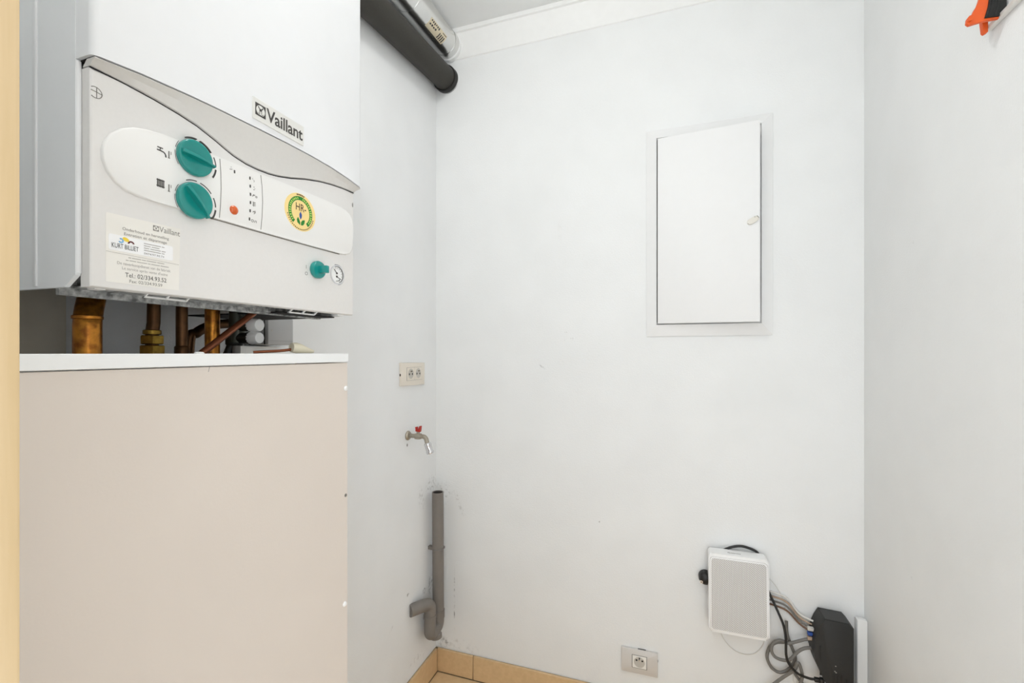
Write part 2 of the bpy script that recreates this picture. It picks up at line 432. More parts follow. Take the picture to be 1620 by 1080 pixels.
ee = [e for e in bm.edges if all(abs(v.co.x - CX) < 1e-6 for v in e.verts) and (all(abs(v.co.y - Y0) < 1e-6 for v in e.verts) or all(abs(v.co.y - Y1) < 1e-6 for v in e.verts))]
bmesh.ops.bevel(bm, geom=ee, offset=0.007, segments=4, affect='EDGES', profile=0.5); obj('casing', bm, 'boiler_white', boiler, ang=30)
# dark joint under the casing
bm = B()
prism(bm, F, [(y + (0.004 if y < 0.5 else -0.003 if y > 0.7 else 0), z - 0.0012) for y, z in top_curve] + [(Y1 - 0.003, 1.60), (Y0 + 0.004, 1.60)], 0.29, CX - 0.0035); obj('casing_joint', bm, 'gap_dark', boiler, smooth=False)
# side sheets (below the casing notch) and back frame
for (ya, yb, nm) in ((Y0, Y0 + 0.004, 'side_panel'), (0.714, 0.718, 'side_panel')):
    bm = B(); G = PY(ya)
    prism(bm, G, [(0.004, 1.3195), (SX - 0.018, 1.3195), (SX, 1.331), (SX, ZT if ya == Y0 else 1.5545), (0.004, ZT if ya == Y0 else 1.5545)], -(yb - ya), 0.0004); o = obj(nm, bm, 'boiler_side', boiler, smooth=False)
    if ya == Y0:
        bm = B(); box(bm, 0.2215, 0.2275, Y0 - 0.0022, Y0, 1.322, ZT - 0.005, 0.0009); obj('fold', bm, 'boiler_white', o)
        bm = B(); cyl(bm, (SX - 0.001, Y0 + 0.0025, 1.333), (SX - 0.001, Y0 + 0.0025, 1.5535), 0.0028, 12); obj('rolled_edge', bm, 'boiler_white', o)
# lip between the casing and the control panel
def curve_at(cv, y):
    for (a, za), (b, zb) in zip(cv, cv[1:]):
        if a <= y <= b: return za + (zb - za) * (y - a) / (b - a)
    return cv[0][1] if y < cv[0][0] else cv[-1][1]
bm = B(); NL = 60; rows = []
for k in range(NL + 1):
    u = k / NL; yt = Y0 + 0.003 + (Y1 - 0.003 - Y0 - 0.003) * u; yl = 0.303 + (0.7205 - 0.303) * u
    zt = curve_at(top_curve, yt) - 0.0014; zl = curve_at(low_curve, yl) + 0.0006
    rows.append([bm.verts.new((CX - 0.014, yt, zt)), bm.verts.new((CX - 0.0012, yt, zt)), bm.verts.new((CX - 0.0002, yt, zt - 0.0010)),
                 bm.verts.new((PNX + 0.0035 + 0.002, yl * 0.35 + yt * 0.65, zl * 0.35 + zt * 0.65 - 0.0008)), bm.verts.new((PNX + 0.0015, yl, zl + 0.0010)), bm.verts.new((PNX - 0.0005, yl, zl)), bm.verts.new((PNX - 0.012, yl, zl))])
for r0, r1 in zip(rows, rows[1:]):
    for k in range(6): bm.faces.new((r0[k], r0[k + 1], r1[k + 1], r1[k]))
bm.faces.new(rows[0]); bm.faces.new(rows[-1])
obj('lip', bm, 'lip_shade_grey', boiler, ang=25)
# control panel
bm = B(); F = PX(PNX)
pts = [(y, z - 0.0006) for y, z in low_curve]
prism(bm, F, [(0.303, 1.3190)] + pts + [(0.7190, 1.3215)], -0.0150, 0.0, 0.0025, 3)
panel = obj('control_panel', bm, 'panel_plastic', boiler, ang=30)
# dark joint behind the lower curve
bm = B(); rows = []
for y, z in low_curve: rows.append([bm.verts.new((PNX + 0.0003, y, z - 0.0004)), bm.verts.new((PNX + 0.0003, y, z - 0.0014)), bm.verts.new((PNX - 0.004, y, z - 0.0010))])
for r0, r1 in zip(rows, rows[1:]):
    for k in range(3): bm.faces.new((r0[k], r0[(k + 1) % 3], r1[(k + 1) % 3], r1[k]))
obj('panel_joint', bm, 'gap_dark', boiler, smooth=False)
# raised oval plate
cap = [(0.7139, 1.488), (0.7120, 1.500), (0.7060, 1.5085), (0.695, 1.5132), (0.680, 1.5146), (0.6376, 1.515), (0.568, 1.5135), (0.4984, 1.5110), (0.4458, 1.5095), (0.399, 1.5088), (0.372, 1.5078), (0.3560, 1.5062), (0.3420, 1.5022), (0.3300, 1.4955), (0.3200, 1.4855), (0.3138, 1.4735), (0.3118, 1.4650), (0.3125, 1.4545), (0.3165, 1.4440), (0.3240, 1.4350), (0.3340, 1.4290), (0.3460, 1.4262), (0.3626, 1.4258), (0.3913, 1.4262), (0.4458, 1.4272), (0.508, 1.4276), (0.5555, 1.4282), (0.6227, 1.4290), (0.6858, 1.4306), (0.6960, 1.4318), (0.7060, 1.4362), (0.7115, 1.4430), (0.7139, 1.4530)]
bm = B(); prism(bm, F, cap[::-1], -0.001, 0.0042, 0.0022, 3); plate = obj('control_plate', bm, 'plate_plastic', boiler, ang=30)
bm = B(); polyline(bm, F, [(0.430, 1.4264), (0.508, 1.4268), (0.5555, 1.4274), (0.6227, 1.4282), (0.6800, 1.4296)], 0.0013, -0.0005, 0.0006); obj('plate_joint', bm, 'print_grey', boiler, smooth=False)
F2 = PX(PNX + 0.0042); TH = 0.0003
bm = B(); polyline(bm, F2, [(0.4440, 1.5075), (0.4453, 1.490), (0.4458, 1.469), (0.4450, 1.448), (0.4434, 1.4292)], 0.0008, -0.001, TH); obj('dividing_line', bm, 'print_grey', plate, smooth=False)
bm = B(); polyline(bm, F2, [(0.5080, 1.5095), (0.5102, 1.493), (0.5112, 1.471), (0.5102, 1.450), (0.5082, 1.4300)], 0.0008, -0.001, TH); obj('dividing_line', bm, 'print_grey', plate, smooth=False)
# dials
def dial(name, cy, cz, r, h, ang, parent, base=PNX + 0.0042, bar=0.0029, blade=True):
    bm = B()
    lathe(bm, (base - 0.001, cy, cz), (1, 0, 0), [(0, 0), (0, r * 0.93), (0.002, r), (h * 0.45, r), (h * 0.62, r * 0.975), (h * 0.70, r * 0.93), (h * 0.68, r * 0.84), (h * 0.52, r * 0.55), (h * 0.48, 0)], 48)
    d = obj(name, bm, 'teal', parent, ang=50)
    c, s = math.cos(ang), math.sin(ang)
    def G(a, b, hh=0.0): return Vector((base + hh, cy + a * c - b * s, cz + a * s + b * c))
    bm = B()
    N_ = 10; L0, L1 = -r * 0.86, r * 1.06
    up, dn = [], []
    for k in range(N_ + 1):
        u = k / N_; a = L0 + (L1 - L0) * u; w = bar * (0.62 + 0.55 * (1 - u) ** 2); hh = h * (0.60 + 0.55 * math.sin(math.pi * min(1, 0.25 + u * 0.62)))
        up.append([bm.verts.new(G(a, -w, h * 0.3)), bm.verts.new(G(a, -w * 0.62, hh * 0.96)), bm.verts.new(G(a, 0, hh)), bm.verts.new(G(a, w * 0.62, hh * 0.96)), bm.verts.new(G(a, w, h * 0.3))])
    for r0, r1 in zip(up, up[1:]):
        for k in range(4): bm.faces.new((r0[k], r0[k + 1], r1[k + 1], r1[k]))
        bm.faces.new((r0[4], r0[0], r1[0], r1[4]))
    bm.faces.new(up[0]); bm.faces.new(up[-1])
    obj('grip', bm, 'teal', d, ang=40)
    return d
D1 = (0.4122, 1.4935); D2 = (0.4118, 1.4402); DR = 0.0222
dial('dial', D1[0] - 0.0035, D1[1], DR, 0.0108, math.radians(-6), boiler)
dial('dial', D2[0] - 0.0035, D2[1], DR, 0.0108, math.radians(-48), boiler)
# scale marks round the dials (growing thicker clockwise)
segs = [(212, 176, 0.0004), (168, 146, 0.0005), (118, 88, 0.0011), (78, 40, 0.0012), (28, 2, 0.0014), (-6, -34, 0.0022)]
for (cy, cz) in (D1, D2):
    bm = B()
    for a0, a1, w in segs: arcband(bm, F2, cy, cz, 0.0262 - w / 2, 0.0262 + w / 2, a0, a1, -0.003, TH, 8)
    obj('dial_scale', bm, 'print_dark', plate, smooth=False)
# symbols: tap and radiator, and the small digits
bm = B(); polyline(bm, F2, [(0.3660, 1.4905), (0.3722, 1.4905)], 0.0012, -0.001, TH); polyline(bm, F2, [(0.3692, 1.4905), (0.3692, 1.4882)], 0.001, -0.001, TH)
polyline(bm, F2, [(0.3655, 1.4872), (0.3700, 1.4872), (0.3735, 1.4865), (0.3752, 1.4845), (0.3756, 1.4815)], 0.0014, -0.001, TH); obj('tap_symbol', bm, 'print_dark', plate, smooth=False)
bm = B()
for k in range(5): line(bm, F2, (0.3662 + k * 0.0017, 1.4440), (0.3662 + k * 0.0017, 1.4535), 0.0011, -0.001, TH)
line(bm, F2, (0.3650, 1.4522), (0.3740, 1.4522), 0.0008, -0.001, TH); line(bm, F2, (0.3650, 1.4453), (0.3740, 1.4453), 0.0008, -0.001, TH)
obj('radiator_symbol', bm, 'print_dark', plate, smooth=False)
for zz in (1.4865, 1.4468):
    bm = B(); line(bm, F2, (0.3790, zz - 0.004), (0.3790, zz + 0.004), 0.0013, -0.001, TH); line(bm, F2, (0.3815, zz + 0.0005), (0.3815, zz + 0.004), 0.0006, -0.001, TH); line(bm, F2, (0.3780, zz - 0.0042), (0.3802, zz - 0.0042), 0.001, -0.001, TH)
    obj('small_print', bm, 'print_grey', plate, smooth=False)
# indicator marks and lens
for i, (y, z) in enumerate([(0.4655, 1.4985), (0.4898, 1.4985), (0.4903, 1.4872), (0.4906, 1.4757), (0.4906, 1.4640), (0.4901, 1.4522), (0.4890, 1.4402)]):
    bm = B(); prism(bm, F2, rrect(y - 0.0009, y + 0.0009, z - 0.0021, z + 0.0021, 0.0004, 2), -0.001, 0.0006); obj('indicator_lamp', bm, 'print_dark', plate, smooth=False)
bm = B(); lathe(bm, (PNX + 0.0032, 0.4645, 1.4455), (1, 0, 0), [(0, 0), (0, 0.0062), (0.0018, 0.0062), (0.0035, 0.0050), (0.0045, 0.0028), (0.0048, 0)], 24); obj('warning_lens', bm, 'orange_lens', boiler)
sy = B(); line(sy, F2, (0.4585, 1.4995), (0.4622, 1.5005), 0.0008, -0.001, TH); line(sy, F2, (0.4602, 1.5025), (0.4606, 1.5032), 0.0008, -0.001, TH); obj('flame_symbol', sy, 'print_grey', plate, smooth=False)
sy = B(); arcband(sy, F2, 0.4955, 1.4965, 0.0012, 0.0018, -60, 80, -0.001, TH, 6); arcband(sy, F2, 0.4950, 1.4992, 0.0008, 0.0013, 90, 260, -0.001, TH, 6); obj('temperature_symbol', sy, 'print_light_grey', plate, smooth=False)
sy = B(); line(sy, F2, (0.4958, 1.4842), (0.4972, 1.4842), 0.0011, -0.001, TH); line(sy, F2, (0.4958, 1.4880), (0.4972, 1.4880), 0.0009, -0.001, TH); line(sy, F2, (0.4975, 1.4860), (0.4985, 1.4860), 0.0008, -0.001, TH); obj('pump_symbol', sy, 'print_grey', plate, smooth=False)
sy = B(); line(sy, F2, (0.4940, 1.4740), (0.4965, 1.4775), 0.0011, -0.001, TH); line(sy, F2, (0.4960, 1.4755), (0.4985, 1.4770), 0.0009, -0.001, TH); arcband(sy, F2, 0.5005, 1.4750, 0.0009, 0.0016, 0, 360, -0.001, TH, 10); obj('water_symbol', sy, 'print_grey', plate, smooth=False)
sy = B()
for k in range(3): line(sy, F2, (0.4942, 1.4612 + k * 0.0022), (0.4992, 1.4618 + k * 0.0022), 0.0008, -0.001, TH)
line(sy, F2, (0.4960, 1.4600), (0.4960, 1.4668), 0.0007, -0.001, TH); obj('heating_symbol', sy, 'print_grey', plate, smooth=False)
sy = B(); polyline(sy, F2, [(0.4945, 1.4515), (0.4965, 1.4535), (0.4985, 1.4515), (0.4965, 1.4495)], 0.0008, -0.001, TH); line(sy, F2, (0.4985, 1.4515), (0.4985, 1.4545), 0.0008, -0.001, TH); obj('fault_symbol', sy, 'print_grey', plate, smooth=False)
sy = B(); arcband(sy, F2, 0.4940, 1.4390, 0.0014, 0.0021, 0, 360, -0.001, TH, 14); line(sy, F2, (0.4972, 1.4372), (0.4990, 1.4408), 0.0007, -0.001, TH); line(sy, F2, (0.5006, 1.4375), (0.5006, 1.4408), 0.0006, -0.001, TH); obj('power_symbol', sy, 'print_grey', plate, smooth=False)
# efficiency sticker
hc = (0.5838, 1.4772); HRX, HRY = 0.0325, 0.0300
bm = B(); prism(bm, F2, ell(hc[0], hc[1], HRX, HRY), -0.001, 0.0002); hr = obj('efficiency_sticker', bm, 'hr_cream', boiler, smooth=False); hr['label'] = 'round cream sticker with green ring reading HR'
Fh = PX(PNX + 0.0044)
bm = B(); arcband(bm, Fh, hc[0], hc[1], 0.0192, 0.0252, -52, 232, 0, 0.0002, 44); obj('green_ring', bm, 'hr_green', hr, smooth=False)
bm = B()
for k in range(28):
    a = -40 + k * 9.6
    if k in (13, 14): continue
    arcband(bm, Fh, hc[0], hc[1], 0.0206, 0.0236, a, a + (5.5 if k % 3 else 4), 0.0001, 0.0004, 2)
obj('ring_print', bm, 'hr_lime', hr, smooth=False)
bm = B(); prism(bm, Fh, [(hc[0] - 0.0055, hc[1] - 0.009), (hc[0] - 0.0078, hc[1] - 0.013), (hc[0] - 0.0066, hc[1] - 0.0175), (hc[0] - 0.0012, hc[1] - 0.0208), (hc[0] - 0.001, hc[1] - 0.0165), (hc[0] - 0.0028, hc[1] - 0.0125)], 0, 0.0003)
bm2 = bm; prism(bm2, Fh, [(hc[0] + 0.0088, hc[1] - 0.0105), (hc[0] + 0.0038, hc[1] - 0.0120), (hc[0] + 0.0008, hc[1] - 0.0160), (hc[0] + 0.0008, hc[1] - 0.0208), (hc[0] + 0.0050, hc[1] - 0.0200), (hc[0] + 0.0080, hc[1] - 0.0160)], 0, 0.0003)
obj('leaf_print', bm2, 'hr_green', hr, smooth=False)
bm = B(); prism(bm, Fh, [(hc[0] - 0.0002, hc[1] + 0.0012), (hc[0] - 0.0026, hc[1] - 0.0036), (hc[0] - 0.0022, hc[1] - 0.0075), (hc[0], hc[1] - 0.0118), (hc[0] + 0.0022, hc[1] - 0.0075), (hc[0] + 0.0026, hc[1] - 0.0036)], 0, 0.0003); obj('flame_print', bm, 'hr_blue', hr, smooth=False)
text('hr_lettering', 'HR-', Fh, hc[0] - 0.0100, hc[1] + 0.0020, 0.0215, 0.0115, 'hr_brown', hr, 0.006)
bm = B()
for k in range(5): arcband(bm, Fh, hc[0], hc[1], 0.0268, 0.0288, 74 + k * 7, 79 + k * 7, 0, 0.0003, 1)
obj('edge_print', bm, 'hr_brown', hr, smooth=False); bm = B()
for k in range(22): arcband(bm, Fh, hc[0], hc[1], 0.0268, 0.0284, 196 + k * 7, 199.5 + k * 7, 0, 0.0003, 1)
obj('edge_print', bm, 'hr_brown', hr, smooth=False)
# small switch knob and pressure gauge
sw = (0.6225, 1.3910)
bm = B(); lathe(bm, (PNX - 0.001, sw[0], sw[1]), (1, 0, 0), [(0, 0), (0, 0.0135), (0.003, 0.0148), (0.008, 0.0148), (0.010, 0.0135), (0.0105, 0)], 40); k1 = obj('switch_knob', bm, 'teal', boiler)
bm = B(); box(bm, PNX + 0.005, PNX + 0.0245, sw[0] - 0.0035, sw[0] + 0.0045, sw[1] - 0.0062, sw[1] + 0.0062, 0.0014); obj('grip', bm, 'teal', k1)
text('switch_digit', 'I', F, 0.6000, 1.3895, None, 0.0060, 'print_grey', panel)
bm = B(); arcband(bm, F, 0.6008, 1.3815, 0.0022, 0.0029, 0, 360, -0.001, TH, 16); obj('switch_zero', bm, 'print_grey', panel, smooth=False)
ga = (0.6742, 1.3912)
bm = B(); prism(bm, F, ell(ga[0], ga[1], 0.0172, 0.0182), -0.001, 0.0004); gg = obj('pressure_gauge', bm, 'white_plastic', boiler, smooth=False)
bm = B(); arcband(bm, F, ga[0], ga[1], 0.0152, 0.0178, 0, 360, 0, 0.0016, 40); obj('bezel', bm, 'chrome', gg)
bm = B(); arcband(bm, F, ga[0], ga[1], 0.0176, 0.0184, -80, 110, 0, 0.0010, 30); arcband(bm, F, ga[0], ga[1], 0.0140, 0.0148, -70, 115, 0, 0.0007, 30); obj('bezel_line', bm, 'print_dark', gg, smooth=False)
bm = B(); prism(bm, F, ell(ga[0] - 0.001, ga[1] + 0.0025, 0.0021, 0.0019, 16), 0, 0.0009); line(bm, F, (ga[0] - 0.001, ga[1] + 0.0025), (ga[0] - 0.0075, ga[1] + 0.0085), 0.0012, 0, 0.0009)
prism(bm, F, ell(ga[0] - 0.001, ga[1] - 0.0035, 0.0021, 0.0019, 16), 0, 0.0009); polyline(bm, F, [(ga[0] - 0.001, ga[1] - 0.0035), (ga[0] + 0.008, ga[1] - 0.0068), (ga[0] + 0.004, ga[1] - 0.0105), (ga[0] - 0.003, ga[1] - 0.0118)], 0.0010, 0, 0.0009); obj('needles', bm, 'print_dark', gg, smooth=False)
bm = B()
for k in range(9):
    a = math.radians(-60 + k * 24); line(bm, F, (ga[0] + 0.0105 * math.cos(a), ga[1] + 0.0105 * math.sin(a)), (ga[0] + 0.0128 * math.cos(a), ga[1] + 0.0128 * math.sin(a)), 0.0007, 0, 0.0007)
obj('gauge_ticks', bm, 'print_grey', gg, smooth=False)
# screw marks at the panel's upper corners
bm = B(); arcband(bm, F, 0.3078, 1.5228, 0.0054, 0.0061, -128, 128, -0.001, TH, 18); line(bm, F, (0.3040, 1.5240), (0.3138, 1.5230), 0.0007, -0.001, TH); line(bm, F, (0.3088, 1.5170), (0.3088, 1.5288), 0.0007, -0.001, TH); obj('screw_mark', bm, 'print_grey', panel, smooth=False)
bm = B(); line(bm, F, (0.7172, 1.5265), (0.7172, 1.5345), 0.0012, -0.001, TH); line(bm, F, (0.7150, 1.5315), (0.7188, 1.5315), 0.0008, -0.001, TH); line(bm, F, (0.7150, 1.5290), (0.7188, 1.5290), 0.0008, -0.001, TH); obj('screw_mark', bm, 'print_grey', panel, smooth=False)
# maker's badge on the casing
Fc = PX(CX)
bm = B(); prism(bm, Fc, rrect(0.4862, 0.5808, 1.5815, 1.6125, 0.001, 2), -0.001, 0.0014, 0.0006); bd = obj('badge', bm, 'badge', boiler, smooth=False); bd['label'] = "maker's name badge in grey letters"
# slanted to follow the photograph: the plate is straight, print is level
Fb = PX(CX + 0.0014)
text('badge_lettering', 'Vaillant', Fb, 0.5090, 1.5880, 0.0690, 0.0190, 'print_dark', bd, 0.018, spacing=0.97)
def emblem(F_, s0, t0, w, m, parent, light):
    bm = B(); prism(bm, F_, [(s0, t0), (s0 + w, t0), (s0 + w, t0 + w), (s0, t0 + w)], 0, 0.0002); obj('emblem', bm, m, parent, smooth=False)
    F3 = lambda a, b, h=0.0: F_(a, b, h + 0.0002)
    F4 = lambda a, b, h=0.0: F_(a, b, h + 0.0003)
    bm = B(); prism(bm, F3, ell(s0 + w * .5, t0 + w * .48, w * .42, w * .41, 28), -0.0001, 0.0001); obj('emblem_field', bm, light, parent, smooth=False)
    bm = B(); arcband(bm, F4, s0 + w * .5, t0 + w * .78, w * .16, w * .25, 180, 360, -0.0001, 0.0001, 10)
    prism(bm, F4, ell(s0 + w * .5, t0 + w * .50, w * .13, w * .08, 14), -0.0001, 0.0001)
    line(bm, F4, (s0 + w * .41, t0 + w * .20), (s0 + w * .41, t0 + w * .46), w * .055, -0.0001, 0.0001); line(bm, F4, (s0 + w * .59, t0 + w * .20), (s0 + w * .59, t0 + w * .46), w * .055, -0.0001, 0.0001)
    arcband(bm, F4, s0 + w * .5, t0 + w * .36, w * .24, w * .285, 200, 340, -0.0001, 0.0001, 10)
    obj('emblem_mark', bm, m, parent, smooth=False)
emblem(Fb, 0.4902, 1.5885, 0.0175, 'print_dark', bd, 'badge')
# service sticker
bm = B(); prism(bm, F, [(0.3169, 1.3265), (0.3935, 1.3265), (0.3952, 1.4022), (0.3180, 1.4004), (0.3170, 1.3994)], -0.001, 0.0002); st = obj('service_sticker', bm, 'sticker_paper', boiler, smooth=False); st['label'] = 'cream paper service sticker with phone number'
Fs = PX(PNX + 0.0002)
emblem(Fs, 0.3640, 1.3925, 0.0062, 'print_grey', st, 'sticker_paper'); text('sticker_brand', 'Vaillant', Fs, 0.3708, 1.3925, 0.0238, 0.0066, 'print_grey', st, 0.0)
text('sticker_heading', 'Onderhoud en herstelling', Fs, 0.3325, 1.3842, 0.0490, 0.0042, 'print_grey', st)
text('sticker_heading', 'Entretien et dépannage', Fs, 0.3342, 1.3788, 0.0450, 0.0042, 'print_grey', st)
bm = B(); prism(bm, Fs, rrect(0.3195, 0.3862, 1.3612, 1.3785, 0.0018, 3), -0.0001, 0.0002); s2 = obj('sticker_patch', bm, 'sticker_white', st, smooth=False)
Fp = PX(PNX + 0.0004)
text('patch_name', 'KURT BILLIET', Fp, 0.3222, 1.3642, 0.0262, 0.0052, 'print_dark', s2, 0.004)
bm = B(); arcband(bm, Fp, 0.3310, 1.3730, 0.0012, 0.0028, -150, 120, 0, 0.0002, 12); obj('patch_logo', bm, 'logo_blue', s2, smooth=False)
bm = B(); prism(bm, Fp, ell(0.3358, 1.3752, 0.0034, 0.0021, 20, -0.4), 0, 0.0002); obj('patch_logo', bm, 'logo_yellow', s2, smooth=False)
bm = B(); arcband(bm, Fp, 0.3410, 1.3712, 0.0018, 0.0034, 10, 180, 0, 0.0002, 12); obj('patch_logo', bm, 'logo_maroon', s2, smooth=False)
bm = B()
for i, ws in enumerate(([13, 2], [5, 6], [4, 8, 3], [13, 2])):
    s = 0.3542; z = 1.3752 - i * 0.0026
    for w in ws:
        line(bm, Fp, (s, z), (s + w * 0.0014, z), 0.0008, 0, 0.0002); s += w * 0.0014 + 0.0012
obj('patch_address', bm, 'print_light_grey', s2, smooth=False)
text('patch_phone', '0474/97.90.74', Fp, 0.3542, 1.3628, 0.0218, 0.0022, 'print_grey', s2)
bm = B()
for i, ws in enumerate(([2, 7, 3, 8, 6], [2, 5, 8, 2, 7, 7])):
    s = 0.3385 - i * 0.0025; z = 1.3558 - i * 0.0032
    for w in ws:
        line(bm, Fs, (s, z), (s + w * 0.0013, z), 0.0007, 0, 0.0002); s += w * 0.0013 + 0.0010
line(bm, Fs, (0.3172, 1.3590), (0.3935, 1.3578), 0.0003, 0, 0.0002)
obj('fine_print', bm, 'print_light_grey', st, smooth=False)
text('sticker_line', 'De naverkoopdienst van de fabriek', Fs, 0.3275, 1.3458, 0.0560, 0.0042, 'print_light_grey', st)
text('sticker_line', "Le service après vente d'usine", Fs, 0.3322, 1.3408, 0.0480, 0.0042, 'print_light_grey', st)
text('sticker_phone', 'Tel.: 02/334.93.52', Fs, 0.3352, 1.3338, 0.0435, 0.0050, 'print_dark', st)
text('sticker_fax', 'Fax: 02/334.93.59', Fs, 0.3395, 1.3281, 0.0345, 0.0035, 'print_grey', st)
# underside: chassis, tray, dark sheet, clips
bm = B(); box(bm, 0.228, 0.236, 0.312, 0.712, 1.3145, 1.40, 0.001, 1); obj('chassis', bm, 'dusty_metal', boiler)
bm = B(); box(bm, 0.236, 0.262, 0.322, 0.55, 1.3225, 1.3245); box(bm, 0.238, 0.246, 0.55, 0.70, 1.317, 1.345); obj('burner_tray', bm, 'dusty_metal', boiler, smooth=False)
bm = B(); box(bm, 0.02, 0.289, 0.304, 0.714, 1.352, 1.36); obj('inner_plate', bm, 'bracket_metal', boiler, smooth=False)
bm = B(); box(bm, 0.05, 0.270, 0.585, 0.709, 1.3165, 1.3185); obj('underside_sheet', bm, 'gap_dark', boiler, smooth=False)  # near-black sheet across the far part of the underside
def clip(y0, y1, n, zz=1.3225):
    bm = B(); d = 0.012
    box(bm, 0.2835, 0.2865, y0, y1, zz - 0.0070, zz - 0.0050)
    for k in range(n + 1):
        y = y0 + (y1 - y0 - 0.002) * k / n
        prism(bm, PY(y), [(0.2835, zz - 0.0070), (0.2865, zz - 0.0070), (0.296, zz), (0.293, zz)], -0.002, 0.0)
    return obj('clip', bm, 'white_plastic', boiler, smooth=False)
clip(0.366, 0.417, 2); clip(0.583, 0.640, 2)
bm = B(); box(bm, 0.283, 0.2955, 0.3125, 0.3225, 1.3180, 1.3215); obj('tab', bm, 'white_plastic', boiler, smooth=False)
bm = B(); box(bm, 0.283, 0.2955, 0.688, 0.704, 1.3185, 1.3225); obj('tab', bm, 'white_plastic', boiler, smooth=False)

# ------------------------------------------------------------------ pipe enclosure under the boiler
enc = thing('pipe_enclosure', 'beige panelled enclosure with white top board below the boiler', 'enclosure', (0.15, 0.46, 0))
EY = 0.6926
bm = B(); box(bm, 0.304, 0.314, 0.1015, EY, 0.002, 1.2320, 0.0008, 1); fp = obj('front_panel', bm, 'panel_beige', enc)
bm = B(); box(bm, 0.001, 0.3035, 0.6815, EY - 0.0008, 0.002, 1.2320); obj('side_panel', bm, 'panel_beige', enc, smooth=False)
bm = B(); box(bm, 0.236, 0.3155, 0.1015, EY + 0.001, 1.2332, 1.2490, 0.0008, 1); obj('top_board', bm, 'board_white', enc)
struct(obj('trim_2', box(B(), 0.0005, 0.010, 0.1015, 0.4304, 0.90, 1.346), 'backing_grey', smooth=False), 'grey board on the wall behind the copper pipes')
for (y, z) in ((0.6868, 1.1852), (0.6840, 0.7926)):
    bm = B(); lathe(bm, (0.3138, y, z), (1, 0, 0), [(0, 0), (0, 0.0046), (0.0012, 0.0046), (0.0028, 0.0032), (0.0033, 0)], 20); obj('screw_cap', bm, 'white_plastic', fp)
bm = B(); lathe(bm, (0.3138, 0.6872, 0.9897), (1, 0, 0), [(0, 0), (0, 0.0032), (0.0005, 0.0032), (0.0005, 0.0016), (0.0003, 0)], 16); o = obj('screw', bm, 'print_grey', fp)
bm = B(); box(bm, 0.3142, 0.3146, 0.6866, 0.6878, 0.9891, 0.9903); obj('screw_slot', bm, 'gap_dark', o, smooth=False)
bm = B(); polyline(bm, PX(0.3138), [(0.4265, 1.2318), (0.4250, 1.2255)], 0.0006, 0, 0.0003); obj('chip', bm, 'print_grey', fp, smooth=False)

bm = B(); box(bm, 0.012, 0.078, 0.1015, 0.6810, 1.2250, 1.2300); obj('bounce_strip', bm, 'board_white', enc, smooth=False); bm = B(); box(bm, 0.182, 0.2030, 0.1015, 0.6810, 1.2250, 1.2300); obj('bounce_strip', bm, 'board_white', enc, smooth=False)  # unseen white strips added to bounce light up under the boiler

# ------------------------------------------------------------------ pipes between boiler and enclosure
G_P = 'pipes below the boiler'
p = thing('copper_pipe', 'thick shiny copper pipe elbow, leftmost and widest below the boiler', 'pipe', (0.16, 0.378, 1.0), G_P)
p['label'] = 'thickest shiny copper pipe, below the service sticker end of the boiler'
bm = B(); sweep(bm, fillet([(0.160, 0.378, 1.0), (0.160, 0.378, 1.297), (0.143, 0.392, 1.325), (0.138, 0.396, 1.333)], 0.04), 0.0146, 28); obj('tube', bm, 'copper', p)
bm = B(); lathe(bm, (0.160, 0.378, 1.2935), (0, 0, 1), [(0, 0.0146), (0.0005, 0.0158), (0.004, 0.0158), (0.005, 0.0146)], 28); obj('socket_end', bm, 'copper', p)
p = thing('copper_pipe', 'thin brown pipe with hexagonal brass union nuts below the boiler', 'pipe', (0.16, 0.456, 1.0), G_P)
bm = B(); sweep(bm, fillet([(0.160, 0.459, 1.345), (0.160, 0.458, 1.295), (0.160, 0.456, 1.278), (0.160, 0.456, 1.0)], 0.02), 0.0082, 20); obj('tube', bm, 'copper_dark', p)
for z0, z1, r, sg in ((1.2765, 1.2835, 0.0112, 20), (1.2625, 1.2755, 0.0150, 6), (1.240, 1.2610, 0.0162, 6)):
    bm = B(); lathe(bm, (0.160, 0.456, z0), (0, 0, 1), [(0, 0), (0, r * 0.9), (0.001, r), (z1 - z0 - 0.001, r), (z1 - z0, r * 0.9), (z1 - z0, 0)], sg); obj('union_nut', bm, 'brass', p, ang=20)
p = thing('copper_pipe', 'plain thin copper pipe between the brass union and the bent copper pipe', 'pipe', (0.16, 0.499, 1.0), G_P)
bm = B(); cyl(bm, (0.160, 0.4988, 1.0), (0.160, 0.4988, 1.345), 0.0079, 20); obj('tube', bm, 'copper_dark', p)
bm = B(); lathe(bm, (0.160, 0.4988, 1.235), (0, 0, 1), [(0, 0.0082), (0, 0.0098), (0.024, 0.0098), (0.026, 0.0082)], 20); obj('collar', bm, 'copper_dark', p)
p = thing('copper_pipe', 'bright copper pipe rising beside the black valve', 'pipe', (0.14, 0.565, 1.0), G_P)
bm = B(); cyl(bm, (0.140, 0.5640, 1.0), (0.140, 0.5640, 1.345), 0.0112, 24); obj('tube', bm, 'copper', p)
p = thing('copper_pipe', 'dark bent copper pipe curling behind the bright copper pipe', 'pipe', (0.09, 0.565, 1.0), G_P)
bm = B(); sweep(bm, spline([(0.09, 0.558, 1.10), (0.09, 0.560, 1.262), (0.092, 0.572, 1.285), (0.095, 0.600, 1.300), (0.10, 0.640, 1.306)], 8), 0.0085, 16); obj('tube', bm, 'copper_dark', p)
p = thing('copper_tube', 'thin reddish copper tube slanting up across the black valve', 'pipe', (0.21, 0.494, 1.0), G_P)
bm = B(); sweep(bm, fillet([(0.212, 0.478, 1.236), (0.21, 0.4943, 1.2500), (0.197, 0.610, 1.330)], 0.01), 0.0052, 16); obj('tube', bm, 'copper_tube', p)
